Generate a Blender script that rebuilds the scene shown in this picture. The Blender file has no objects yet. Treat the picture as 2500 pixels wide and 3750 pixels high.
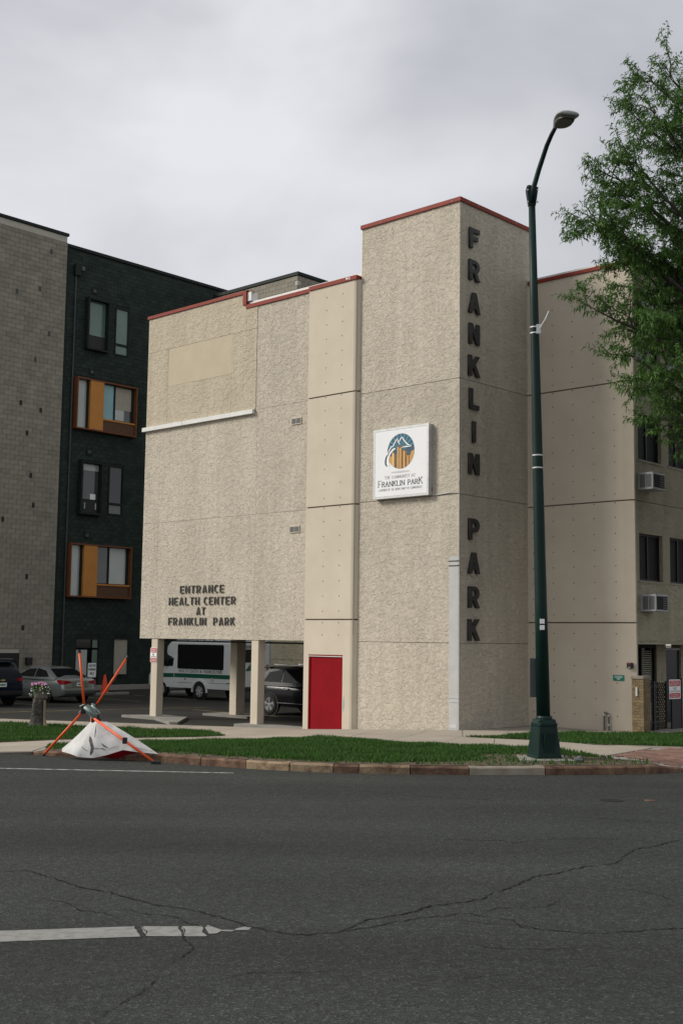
import bpy, bmesh, math, random
import numpy as np
from mathutils import Vector, Matrix, noise
random.seed(7); rng = np.random.default_rng(7)
sc = bpy.context.scene
C = sc.collection
R = math.radians
PI = math.pi

# ------------------------------------------------------------------ camera
cam_d = bpy.data.cameras.new('camera'); cam = bpy.data.objects.new('camera', cam_d); C.objects.link(cam)
pitch, roll = .104758, .0130435
fw = Vector((0, math.cos(pitch), math.sin(pitch))); up0 = Vector((0, -math.sin(pitch), math.cos(pitch))); r0 = Vector((1, 0, 0))
rr = r0*math.cos(roll) + up0*math.sin(roll); uu = -r0*math.sin(roll) + up0*math.cos(roll)
cam.matrix_world = Matrix(((rr.x, uu.x, -fw.x, 0), (rr.y, uu.y, -fw.y, 0), (rr.z, uu.z, -fw.z, 2.4), (0, 0, 0, 1)))
cam_d.sensor_fit = 'VERTICAL'; cam_d.sensor_height = 36.0; cam_d.lens = 42.4
cam_d.clip_start = .1; cam_d.clip_end = 3000
sc.camera = cam
sc.render.resolution_x = 682; sc.render.resolution_y = 1024

# ------------------------------------------------------------------ sky, sun, exposure
SUN_EL, SUN_AZ = R(34), R(271)      # compass bearing measured from +Y towards +X: behind the camera's left
w = bpy.data.worlds.new('World'); sc.world = w; w.use_nodes = True
nt = w.node_tree; nt.nodes.clear()
def N(t, kind, **kw):
    n = t.nodes.new(kind)
    for k, v in kw.items(): setattr(n, k, v)
    return n
sky = N(nt, 'ShaderNodeTexSky', sky_type='NISHITA', sun_disc=False)
sky.sun_elevation = SUN_EL; sky.sun_rotation = SUN_AZ; sky.dust_density = 3.0
tc = N(nt, 'ShaderNodeTexCoord')
mp = N(nt, 'ShaderNodeMapping'); mp.inputs['Scale'].default_value = (1, 1, 1.7); mp.inputs['Location'].default_value = (.42, .2, .25)
nz = N(nt, 'ShaderNodeTexNoise'); nz.inputs['Scale'].default_value = 1.9; nz.inputs['Detail'].default_value = 5; nz.inputs['Roughness'].default_value = .48; nz.inputs['Distortion'].default_value = .35
cr = N(nt, 'ShaderNodeValToRGB')
cr.color_ramp.elements[0].position = .40; cr.color_ramp.elements[0].color = (4.75, 4.9, 5.3, 1)
cr.color_ramp.elements[1].position = .62; cr.color_ramp.elements[1].color = (8.5, 8.6, 9.0, 1)
sep = N(nt, 'ShaderNodeSeparateXYZ')
hz = N(nt, 'ShaderNodeMapRange'); hz.inputs['From Min'].default_value = 0.0; hz.inputs['From Max'].default_value = .55; hz.inputs['To Min'].default_value = .75; hz.inputs['To Max'].default_value = 0
hz.interpolation_type = 'SMOOTHSTEP'
mh = N(nt, 'ShaderNodeMixRGB'); mh.inputs['Color2'].default_value = (9.2, 9.25, 9.5, 1)
mx = N(nt, 'ShaderNodeMixRGB'); mx.inputs['Fac'].default_value = .93
bg = N(nt, 'ShaderNodeBackground'); bg.inputs['Strength'].default_value = .095
wo = N(nt, 'ShaderNodeOutputWorld')
L = nt.links.new
L(tc.outputs['Generated'], mp.inputs[0]); L(mp.outputs[0], nz.inputs['Vector']); L(nz.outputs['Fac'], cr.inputs[0])
L(tc.outputs['Generated'], sep.inputs[0]); L(sep.outputs['Z'], hz.inputs['Value']); L(hz.outputs[0], mh.inputs['Fac'])
L(cr.outputs[0], mh.inputs['Color1']); L(sky.outputs[0], mx.inputs['Color1']); L(mh.outputs[0], mx.inputs['Color2'])
L(mx.outputs[0], bg.inputs['Color']); L(bg.outputs[0], wo.inputs[0])

sd = bpy.data.lights.new('sun', 'SUN'); sun = bpy.data.objects.new('sun', sd); C.objects.link(sun)
sd.energy = 3.3; sd.angle = R(20); sd.color = (1, .945, .85)
sdir = Vector((math.sin(SUN_AZ)*math.cos(SUN_EL), math.cos(SUN_AZ)*math.cos(SUN_EL), math.sin(SUN_EL)))
sun.rotation_euler = sdir.to_track_quat('Z', 'Y').to_euler(); sun.location = (-20, -20, 40)
vs = sc.view_settings
vs.view_transform = 'Standard'; vs.look = 'None'; vs.exposure = 0.03; vs.gamma = 1; vs.use_curve_mapping = False
sc.cycles.use_denoising = True
sc.cycles.max_bounces = 6

# ------------------------------------------------------------------ helpers
def col(c): return (c[0], c[1], c[2], 1)
MATS = {}
def mat(name, c, rough=.8, c2=None, scale=4.0, detail=4, bump=0, bscale=None, spec=.4, metal=0, island=0, rnd=0, lo=.35, hi=.65, coat=0, stretch=None):
    """noise-mottled principled material; bump = height in metres"""
    m = bpy.data.materials.new(name); m.use_nodes = True; t = m.node_tree; b = t.nodes['Principled BSDF']
    b.inputs['Roughness'].default_value = rough; b.inputs['Metallic'].default_value = metal
    b.inputs['Specular IOR Level'].default_value = spec; b.inputs['Coat Weight'].default_value = coat; b.inputs['Coat Roughness'].default_value = .06
    tcn = N(t, 'ShaderNodeTexCoord'); vec = tcn.outputs['Object']
    if stretch:
        mpn = N(t, 'ShaderNodeMapping'); mpn.inputs['Scale'].default_value = stretch; t.links.new(vec, mpn.inputs[0]); vec = mpn.outputs[0]
    out = None
    n = N(t, 'ShaderNodeTexNoise'); n.inputs['Scale'].default_value = scale; n.inputs['Detail'].default_value = detail; n.inputs['Roughness'].default_value = .6
    t.links.new(vec, n.inputs['Vector'])
    r = N(t, 'ShaderNodeValToRGB'); r.color_ramp.elements[0].position = lo; r.color_ramp.elements[1].position = hi
    r.color_ramp.elements[0].color = col(c); r.color_ramp.elements[1].color = col(c2 or [min(1, x*1.12) for x in c])
    t.links.new(n.outputs['Fac'], r.inputs[0]); out = r.outputs[0]
    if island or rnd:
        src = N(t, 'ShaderNodeNewGeometry').outputs['Random Per Island'] if island else N(t, 'ShaderNodeObjectInfo').outputs['Random']
        k = island or rnd
        mr = N(t, 'ShaderNodeMapRange'); mr.inputs['To Min'].default_value = 1-k; mr.inputs['To Max'].default_value = 1+k
        t.links.new(src, mr.inputs['Value'])
        mm = N(t, 'ShaderNodeVectorMath', operation='SCALE'); t.links.new(out, mm.inputs[0]); t.links.new(mr.outputs[0], mm.inputs['Scale']); out = mm.outputs[0]
    t.links.new(out, b.inputs['Base Color'])
    if bump:
        bn = N(t, 'ShaderNodeTexNoise'); bn.inputs['Scale'].default_value = bscale or scale*3; bn.inputs['Detail'].default_value = 3
        t.links.new(vec, bn.inputs['Vector'])
        bp = N(t, 'ShaderNodeBump'); bp.inputs['Distance'].default_value = bump; bp.inputs['Strength'].default_value = 1
        t.links.new(bn.outputs['Fac'], bp.inputs['Height']); t.links.new(bp.outputs[0], b.inputs['Normal'])
    MATS[name] = m
    return m

def stucco_mat(name, c, c2, scale=9.0, depth=.0095):
    """hand-trowelled stucco: plateaus with torn, curved lips"""
    m = bpy.data.materials.new(name); m.use_nodes = True; t = m.node_tree; b = t.nodes['Principled BSDF']
    b.inputs['Roughness'].default_value = .92; b.inputs['Specular IOR Level'].default_value = .15
    tcn = N(t, 'ShaderNodeTexCoord')
    # domain warp
    wn = N(t, 'ShaderNodeTexNoise'); wn.inputs['Scale'].default_value = scale*1.6; wn.inputs['Detail'].default_value = 3
    sm = N(t, 'ShaderNodeMapping'); sm.inputs['Scale'].default_value = (.8, .8, 1.45); t.links.new(tcn.outputs['Object'], sm.inputs[0])
    t.links.new(sm.outputs[0], wn.inputs['Vector'])
    wa = N(t, 'ShaderNodeVectorMath', operation='SCALE'); wa.inputs['Scale'].default_value = .22; t.links.new(wn.outputs['Color'], wa.inputs[0])
    ad = N(t, 'ShaderNodeVectorMath', operation='ADD'); t.links.new(sm.outputs[0], ad.inputs[0]); t.links.new(wa.outputs[0], ad.inputs[1])
    hs = []
    for i, (s, p0, p1) in enumerate(((scale*.75, .47, .50), (scale*1.3, .52, .55), (scale*.5, .54, .565))):
        nn = N(t, 'ShaderNodeTexNoise'); nn.inputs['Scale'].default_value = s; nn.inputs['Detail'].default_value = 1.5
        of = N(t, 'ShaderNodeVectorMath', operation='ADD'); of.inputs[1].default_value = (i*13.1, i*7.7, i*3.3)
        t.links.new(ad.outputs[0], of.inputs[0]); t.links.new(of.outputs[0], nn.inputs['Vector'])
        mr = N(t, 'ShaderNodeMapRange', interpolation_type='SMOOTHSTEP'); mr.inputs['From Min'].default_value = p0; mr.inputs['From Max'].default_value = p1
        t.links.new(nn.outputs['Fac'], mr.inputs['Value']); hs.append(mr.outputs[0])
    a1 = N(t, 'ShaderNodeMath', operation='ADD'); t.links.new(hs[0], a1.inputs[0]); t.links.new(hs[1], a1.inputs[1])
    a2 = N(t, 'ShaderNodeMath', operation='ADD'); t.links.new(a1.outputs[0], a2.inputs[0]); t.links.new(hs[2], a2.inputs[1])
    fine = N(t, 'ShaderNodeTexNoise'); fine.inputs['Scale'].default_value = 45; fine.inputs['Detail'].default_value = 3; t.links.new(tcn.outputs['Object'], fine.inputs['Vector'])
    a3 = N(t, 'ShaderNodeMath', operation='MULTIPLY_ADD'); a3.inputs[1].default_value = .35; t.links.new(fine.outputs['Fac'], a3.inputs[0]); t.links.new(a2.outputs[0], a3.inputs[2])
    bp = N(t, 'ShaderNodeBump'); bp.inputs['Distance'].default_value = depth; bp.inputs['Strength'].default_value = .9
    t.links.new(a3.outputs[0], bp.inputs['Height']); t.links.new(bp.outputs[0], b.inputs['Normal'])
    # broad dirt patches with vertical drift
    mpn = N(t, 'ShaderNodeMapping'); mpn.inputs['Scale'].default_value = (1, 1, .35); t.links.new(tcn.outputs['Object'], mpn.inputs[0])
    dn = N(t, 'ShaderNodeTexNoise'); dn.inputs['Scale'].default_value = .9; dn.inputs['Detail'].default_value = 6; dn.inputs['Roughness'].default_value = .62; t.links.new(mpn.outputs[0], dn.inputs['Vector'])
    r = N(t, 'ShaderNodeValToRGB'); r.color_ramp.elements[0].position = .35; r.color_ramp.elements[1].position = .62
    r.color_ramp.elements[0].color = col(c2); r.color_ramp.elements[1].color = col(c)
    t.links.new(dn.outputs['Fac'], r.inputs[0])
    mps = N(t, 'ShaderNodeMapping'); mps.inputs['Scale'].default_value = (2.6, 2.6, .10); t.links.new(tcn.outputs['Object'], mps.inputs[0])
    sn = N(t, 'ShaderNodeTexNoise'); sn.inputs['Scale'].default_value = 1.6; sn.inputs['Detail'].default_value = 7; sn.inputs['Roughness'].default_value = .65; t.links.new(mps.outputs[0], sn.inputs['Vector'])
    ms = N(t, 'ShaderNodeMapRange'); ms.inputs['From Min'].default_value = .3; ms.inputs['From Max'].default_value = .62; ms.inputs['To Min'].default_value = .93; ms.inputs['To Max'].default_value = 1.04; t.links.new(sn.outputs['Fac'], ms.inputs['Value'])
    oi = N(t, 'ShaderNodeObjectInfo'); mo = N(t, 'ShaderNodeMapRange'); mo.inputs['To Min'].default_value = .95; mo.inputs['To Max'].default_value = 1.03; t.links.new(oi.outputs['Random'], mo.inputs['Value'])
    mm = N(t, 'ShaderNodeMath', operation='MULTIPLY'); t.links.new(ms.outputs[0], mm.inputs[0]); t.links.new(mo.outputs[0], mm.inputs[1])
    vm = N(t, 'ShaderNodeVectorMath', operation='SCALE'); t.links.new(r.outputs[0], vm.inputs[0]); t.links.new(mm.outputs[0], vm.inputs['Scale']); t.links.new(vm.outputs[0], b.inputs['Base Color'])
    MATS[name] = m
    return m

class MB:
    def __init__(s): s.v = []; s.f = []; s.mi = []; s.cur = 0
    def add(s, vs_, fs):
        o = len(s.v); s.v += [tuple(p) for p in vs_]; s.f += [tuple(i+o for i in f) for f in fs]; s.mi += [s.cur]*len(fs); return s
    def box(s, x0, x1, y0, y1, z0, z1):
        return s.add([(x0,y0,z0),(x1,y0,z0),(x1,y1,z0),(x0,y1,z0),(x0,y0,z1),(x1,y0,z1),(x1,y1,z1),(x0,y1,z1)],
                     [(0,3,2,1),(4,5,6,7),(0,1,5,4),(1,2,6,5),(2,3,7,6),(3,0,4,7)])
    def bbox(s, x0, x1, y0, y1, z0, z1, c=.02):
        """box with chamfered edges"""
        bm = bmesh.new(); bmesh.ops.create_cube(bm, size=1)
        for q in bm.verts: q.co = Vector(((x0+x1)/2+q.co.x*(x1-x0), (y0+y1)/2+q.co.y*(y1-y0), (z0+z1)/2+q.co.z*(z1-z0)))
        bmesh.ops.bevel(bm, geom=bm.edges[:], offset=c, segments=2, affect='EDGES', profile=.6)
        return s.bm(bm)
    def bm(s, bm):
        bm.verts.ensure_lookup_table(); bm.verts.index_update()
        s.add([q.co[:] for q in bm.verts], [[q.index for q in f.verts] for f in bm.faces]); bm.free(); return s
    def loft(s, rings, caps=True, closed=True):
        n = len(rings[0]); fs = []
        for i in range(len(rings)-1):
            for j in range(n if closed else n-1):
                k = (j+1) % n; fs.append((i*n+j, i*n+k, (i+1)*n+k, (i+1)*n+j))
        if caps: fs += [tuple(reversed(range(n))), tuple(range((len(rings)-1)*n, len(rings)*n))]
        return s.add([p for r_ in rings for p in r_], fs)
    def tube(s, pts, rad, n=10, caps=True):
        pts = [Vector(p) for p in pts]
        if not hasattr(rad, '__len__'): rad = [rad]*len(pts)
        rings = []; pr = None
        for i, p in enumerate(pts):
            d = (pts[min(i+1, len(pts)-1)] - pts[max(i-1, 0)]).normalized()
            if pr is None: pr = d.orthogonal().normalized()
            a = (pr - d*pr.dot(d)).normalized(); b = d.cross(a); pr = a
            rings.append([(p + (a*math.cos(2*PI*k/n) + b*math.sin(2*PI*k/n))*rad[i])[:] for k in range(n)])
        return s.loft(rings, caps)
    def lathe(s, prof, n=20, c=(0, 0, 0), axis='z'):
        rings = []
        for r_, h in prof:
            ring = []
            for k in range(n):
                x, y = r_*math.cos(2*PI*k/n), r_*math.sin(2*PI*k/n)
                ring.append({'z': (c[0]+x, c[1]+y, c[2]+h), 'y': (c[0]+x, c[1]+h, c[2]-y), 'x': (c[0]+h, c[1]+x, c[2]+y)}[axis])
            rings.append(ring)
        return s.loft(rings)
    def prism(s, poly, z0, z1):
        """poly in xy, convex or simple, ccw; z0/z1 numbers or functions"""
        g = lambda z, p: z(*p) if callable(z) else z
        n = len(poly)
        return s.add([(p[0], p[1], g(z0, p)) for p in poly] + [(p[0], p[1], g(z1, p)) for p in poly],
                     [tuple(reversed(range(n))), tuple(range(n, 2*n))] + [(i, (i+1) % n, n+(i+1) % n, n+i) for i in range(n)])
    def build(s, name, m, parent=None, smooth=False):
        me = bpy.data.meshes.new(name); me.from_pydata(s.v, [], s.f)
        for x in (m if isinstance(m, (list, tuple)) else [m]): me.materials.append(x)
        if max(s.mi, default=0): me.polygons.foreach_set('material_index', s.mi)
        if smooth: me.polygons.foreach_set('use_smooth', [True]*len(s.f))
        me.update()
        o = bpy.data.objects.new(name, me); C.objects.link(o)
        if parent: o.parent = parent
        return o
def smooth_angle(o, deg=40):
    me = o.data; bm = bmesh.new(); bm.from_mesh(me); bmesh.ops.remove_doubles(bm, verts=bm.verts, dist=1e-5); bmesh.ops.recalc_face_normals(bm, faces=bm.faces)
    for e in bm.edges: e.smooth = len(e.link_faces) == 2 and e.calc_face_angle(0) < R(deg)
    for f in bm.faces: f.smooth = True
    bm.to_mesh(me); bm.free(); return o
def recalc(o):
    bm = bmesh.new(); bm.from_mesh(o.data); bmesh.ops.recalc_face_normals(bm, faces=bm.faces); bm.to_mesh(o.data); bm.free(); return o
def tag(o, label=None, cat=None, group=None, kind=None):
    if label: o['label'] = label
    if cat: o['category'] = cat
    if group: o['group'] = group
    if kind: o['kind'] = kind
    return o
def thing(name, label, cat, loc=(0, 0, 0), rz=0, group=None):
    o = bpy.data.objects.new(name, None); C.objects.link(o); o.empty_display_size = .3
    o.location = loc; o.rotation_euler = (0, 0, rz); return tag(o, label, cat, group)
def inst(src, name, parent, loc, rz=0, scale=None):
    o = bpy.data.objects.new(name, src); C.objects.link(o); o.parent = parent; o.location = loc; o.rotation_euler = (0, 0, rz)
    if scale: o.scale = scale
    return o

# building frame: x = u (towards the right and the camera), y = v (towards the right and away), origin under the tower corner
OX, OY, YAW = 3.015, 30.776, .822806
RZ = YAW - PI/2
U = Vector((math.sin(YAW), -math.cos(YAW), 0)); V = Vector((math.cos(YAW), math.sin(YAW), 0))
def P(a, b, z=0): return Vector((OX, OY, 0)) + U*a + V*b + Vector((0, 0, z))
def bthing(name, label, cat, a, b, z, group=None): return thing(name, label, cat, P(a, b, z), RZ, group)

# ------------------------------------------------------------------ materials
M = {}
M['stucco'] = stucco_mat('stucco', (.555, .502, .415), (.49, .442, .36))
M['stucco_soft'] = stucco_mat('stucco_soft', (.515, .455, .35), (.46, .405, .31), scale=7.5, depth=.0075)
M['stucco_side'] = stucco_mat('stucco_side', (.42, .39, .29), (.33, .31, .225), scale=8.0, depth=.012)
M['concrete_panel'] = mat('painted_concrete_panel', (.53, .465, .37), .85, (.575, .51, .41), scale=1.1, bump=.003, bscale=60, detail=7)
M['tan_panel'] = mat('tan_panel', (.46, .395, .285), .85, (.495, .43, .31), scale=1.5, bump=.002, bscale=80)
M['joint'] = mat('joint_sealant', (.17, .145, .11), .9)
M['red_metal'] = mat('red_coping_paint', (.26, .040, .024), .6, (.20, .035, .022), spec=.2, scale=3, detail=8)
M['red_door'] = mat('red_door_paint', (.235, .002, .008), .7, (.20, .002, .007), spec=.12, scale=2.0, bump=.002, bscale=25)
M['white_metal'] = mat('white_flashing', (.62, .62, .60), .5, (.70, .70, .68), scale=5)
M['galv'] = mat('galvanised_metal', (.50, .51, .51), .42, (.60, .61, .61), scale=6, metal=.35)
M['grey_paint'] = mat('grey_paint', (.40, .405, .40), .6, (.46, .465, .46), scale=2.5)
M['bolt'] = mat('bolt_hole', (.05, .04, .035), .8)
M['letter'] = mat('dark_letter_metal', (.028, .026, .025), .6, (.045, .042, .04), scale=8, bump=.003, bscale=30)
M['letter_grey'] = mat('grey_letter', (.05, .048, .043), .7, (.085, .08, .07), scale=20)
M['black'] = mat('black_plastic', (.012, .012, .013), .55)
M['dark_gap'] = mat('dark_interior', (.02, .02, .02), .9)
M['cmu'] = mat('grey_concrete_block', (.215, .20, .16), .95, (.27, .25, .205), scale=9, rnd=.10, bump=.004, bscale=70)
M['cmu_wall'] = mat('grey_block_stuff', (.215, .20, .16), .95, (.27, .25, .205), scale=1.7, island=.10, bump=.004, bscale=70)
M['mortar'] = mat('mortar', (.40, .385, .33), .95)
M['green_brick'] = mat('dark_green_brick', (.019, .030, .0245), .8, (.028, .041, .034), scale=7, rnd=.2, bump=.003, bscale=60, spec=.18)
M['green_wall'] = mat('dark_green_brick_stuff', (.019, .030, .0245), .8, (.028, .041, .034), scale=2, island=.16, bump=.003, bscale=60, spec=.18)
M['green_trim'] = mat('dark_green_trim', (.011, .017, .0145), .65, (.016, .024, .020), scale=3, spec=.2)
M['orange'] = mat('orange_panel', (.46, .185, .030), .55, (.50, .21, .038), scale=2)
M['rust'] = mat('brown_orange_trim', (.13, .042, .012), .6, (.16, .052, .015), scale=3)
M['louver'] = mat('brown_louver', (.10, .048, .022), .6)
def glass_mat(name, c, rough=.06, c2=None, spec=.6): return mat(name, c, rough, c2 or c, scale=.8, spec=spec)
M['glass_green'] = glass_mat('green_tinted_glass', (.10, .17, .14), .05, (.13, .20, .16))  # pale green base colour carries the sky's reflection in these panes
M['glass_blind'] = glass_mat('glass_over_blind', (.36, .40, .37), .08, (.42, .46, .43))
M['glass_blue'] = glass_mat('blue_film_glass', (.15, .33, .36), .06, (.20, .40, .42))
M['glass_dark'] = glass_mat('dark_glass', (.012, .014, .014), .05); M['screen'] = mat('insect_screen', (.014, .015, .014), .6, spec=.12)
M['glass_grey'] = glass_mat('grey_glass', (.05, .06, .055), .05, (.08, .09, .085))
M['curtain'] = mat('curtain', (.34, .32, .26), .9)
M['sign_white'] = mat('sign_white_plastic', (.80, .81, .82), .35, (.77, .78, .80), scale=2)
M['ink'] = mat('dark_ink', (.05, .055, .06), .6); M['ink_grey'] = mat('grey_ink', (.22, .23, .24), .6)
M['blue1'] = mat('logo_dark_blue', (.035, .075, .13), .5, (.03, .06, .11), scale=4)
M['teal'] = mat('logo_teal', (.03, .20, .26), .5); M['gold'] = mat('logo_gold', (.50, .27, .06), .5, (.56, .33, .09), scale=9)
M['brown'] = mat('logo_brown', (.16, .065, .02), .5, (.25, .11, .03), scale=6); M['pale_gold'] = mat('logo_pale_gold', (.72, .52, .22), .5)
M['shadow_grey'] = mat('logo_print_grey', (.52, .50, .50), .5)
M['sign_red'] = mat('sign_red', (.45, .01, .025), .5); M['sign_green'] = mat('sign_green', (.0, .17, .11), .5)
M['white'] = mat('white_paint', (.78, .78, .77), .5)
M['pole'] = mat('dark_green_pole_paint', (.0025, .016, .013), .5, (.004, .022, .018), scale=3, detail=7, spec=.22)
M['lamp_grey'] = mat('lamp_housing', (.30, .32, .31), .5); M['lamp_box'] = mat('dark_grey_box', (.05, .055, .055), .6); M['lens'] = mat('lamp_lens', (.045, .043, .038), .35, (.07, .066, .056), scale=20)
M['cone'] = mat('cone_orange', (.60, .045, .008), .5); M['leg_orange'] = mat('fluorescent_orange_tube', (.74, .095, .012), .45, (.66, .08, .01), scale=9)
M['hub'] = mat('hub_grey_green', (.16, .22, .21), .45, (.22, .29, .27), scale=12, metal=.2)
M['alu'] = mat('weathered_white_sheet', (.36, .36, .355), .5, (.54, .54, .53), scale=3.2, detail=7, metal=0)
M['rustline'] = mat('stain', (.05, .048, .045), .8, (.13, .12, .11), scale=20)
M['bark'] = mat('bark', (.050, .042, .035), .95, (.085, .075, .062), scale=9, bump=.03, bscale=14, stretch=(1, 1, .3))
M['stumpbark'] = mat('stump_bark', (.030, .028, .025), .95, (.085, .080, .070), scale=7, detail=8, bump=.08, bscale=16)
M['stumpwood'] = mat('stump_wood', (.22, .18, .13), .9, (.25, .20, .13), scale=6, stretch=(1, 1, .2))
M['pot'] = mat('stone_pot', (.17, .155, .13), .9, (.24, .22, .185), scale=14, bump=.01)
M['petal_pink'] = mat('pink_petals', (.62, .28, .48), .7, island=.25); M['petal_white'] = mat('white_petals', (.80, .78, .76), .7, island=.1); M['petal_yellow'] = mat('yellow_petals', (.75, .65, .10), .7)
M['soil'] = mat('soil', (.065, .046, .030), .98, (.125, .092, .062), scale=6, detail=7, bump=.02, bscale=30)
M['concrete'] = mat('sidewalk_concrete', (.30, .262, .215), .92, (.35, .31, .255), scale=.9, detail=9, rnd=.05, bump=.002, bscale=60)
M['concrete_grey'] = mat('grey_concrete', (.20, .19, .17), .92, (.26, .245, .22), scale=2, detail=8, rnd=.08, bump=.003, bscale=50)
M['kerb_red'] = mat('red_sandstone', (.075, .038, .024), .9, (.19, .118, .075), scale=4.5, detail=9, rnd=.25, lo=.38, hi=.66, bump=.012, bscale=12)
M['kerb_grey'] = mat('grey_kerb', (.27, .245, .195), .92, (.20, .16, .12), scale=3.5, detail=9, lo=.42, hi=.68, rnd=.08, bump=.006, bscale=14)
M['kerb_tan'] = mat('tan_kerb', (.27, .20, .125), .92, (.10, .055, .033), scale=4, detail=9, lo=.42, hi=.64, rnd=.12, bump=.012, bscale=14)
M['paver'] = mat('brick_paver', (.16, .088, .066), .9, (.22, .13, .10), scale=5, rnd=.22, bump=.003, bscale=40)
M['brick'] = mat('tan_brick', (.175, .13, .07), .9, (.225, .165, .09), scale=10, rnd=.22, bump=.003, bscale=60)  # base colour darkened for the shade of tree and overhang
M['line_white'] = mat('worn_white_line', (.24, .24, .225), .9, (.145, .147, .138), scale=9, detail=9, lo=.45, hi=.72)
M['line_edge'] = mat('worn_edge_line', (.40, .40, .38), .85, (.13, .13, .125), scale=7, detail=9, lo=.42, hi=.62)
M['line_yellow'] = mat('worn_yellow_line', (.34, .26, .10), .9, (.10, .09, .06), scale=5, detail=9)
M['crack'] = mat('crack_shadow', (.015, .0165, .015), .98, (.028, .030, .028), scale=5, spec=.05)
M['tyre'] = mat('tyre_rubber', (.012, .012, .012), .85); M['rim'] = mat('alloy_rim', (.42, .43, .44), .3, metal=.8); M['rim_dark'] = mat('machined_rim', (.30, .31, .32), .3, metal=.8)
def paint(name, c, metal=.0): return mat(name, c, .28, [x*1.05 for x in c], scale=3, metal=metal, coat=.45)
M['silver'] = paint('silver_car_paint', (.27, .30, .30), .55); M['navy'] = mat('navy_car_paint', (.005, .010, .024), .25, (.006, .012, .027), scale=3, spec=.25, coat=.15); M['nearblack'] = mat('black_car_paint', (.004, .005, .008), .22, (.005, .006, .009), scale=3, spec=.22, coat=.10)
M['bus_white'] = mat('white_bus_paint', (.66, .68, .67), .35, (.60, .62, .61), scale=1.5, coat=.3); M['bus_green'] = mat('green_stripe', (.0, .085, .042), .4)
M['car_glass'] = glass_mat('car_glass', (.008, .010, .010), .05, spec=.35)
M['bus_glass'] = glass_mat('tinted_bus_glass', (.004, .005, .006), .12, spec=.25)
M['tail'] = mat('tail_light_red', (.30, .006, .012), .15, (.36, .012, .02), scale=8, coat=.6); M['chrome'] = mat('chrome', (.6, .6, .6), .15, metal=1)
M['amber'] = mat('amber_lens', (.5, .16, .01), .3); M['headlight'] = mat('headlight', (.55, .57, .58), .1, coat=1)
M['emblem'] = mat('emblem_gold', (.62, .50, .22), .3, metal=.4)
M['lattice'] = mat('brown_lattice', (.050, .034, .022), .8); M['iron'] = mat('black_iron', (.010, .010, .011), .5)
M['ac'] = mat('ac_casing', (.33, .335, .34), .55, (.38, .385, .39), scale=5); M['ac_grille'] = mat('ac_grille', (.10, .105, .105), .7)
M['teal_paint'] = mat('paint_smear', (.30, .36, .34), .8, (.42, .43, .39), scale=9)

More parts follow.
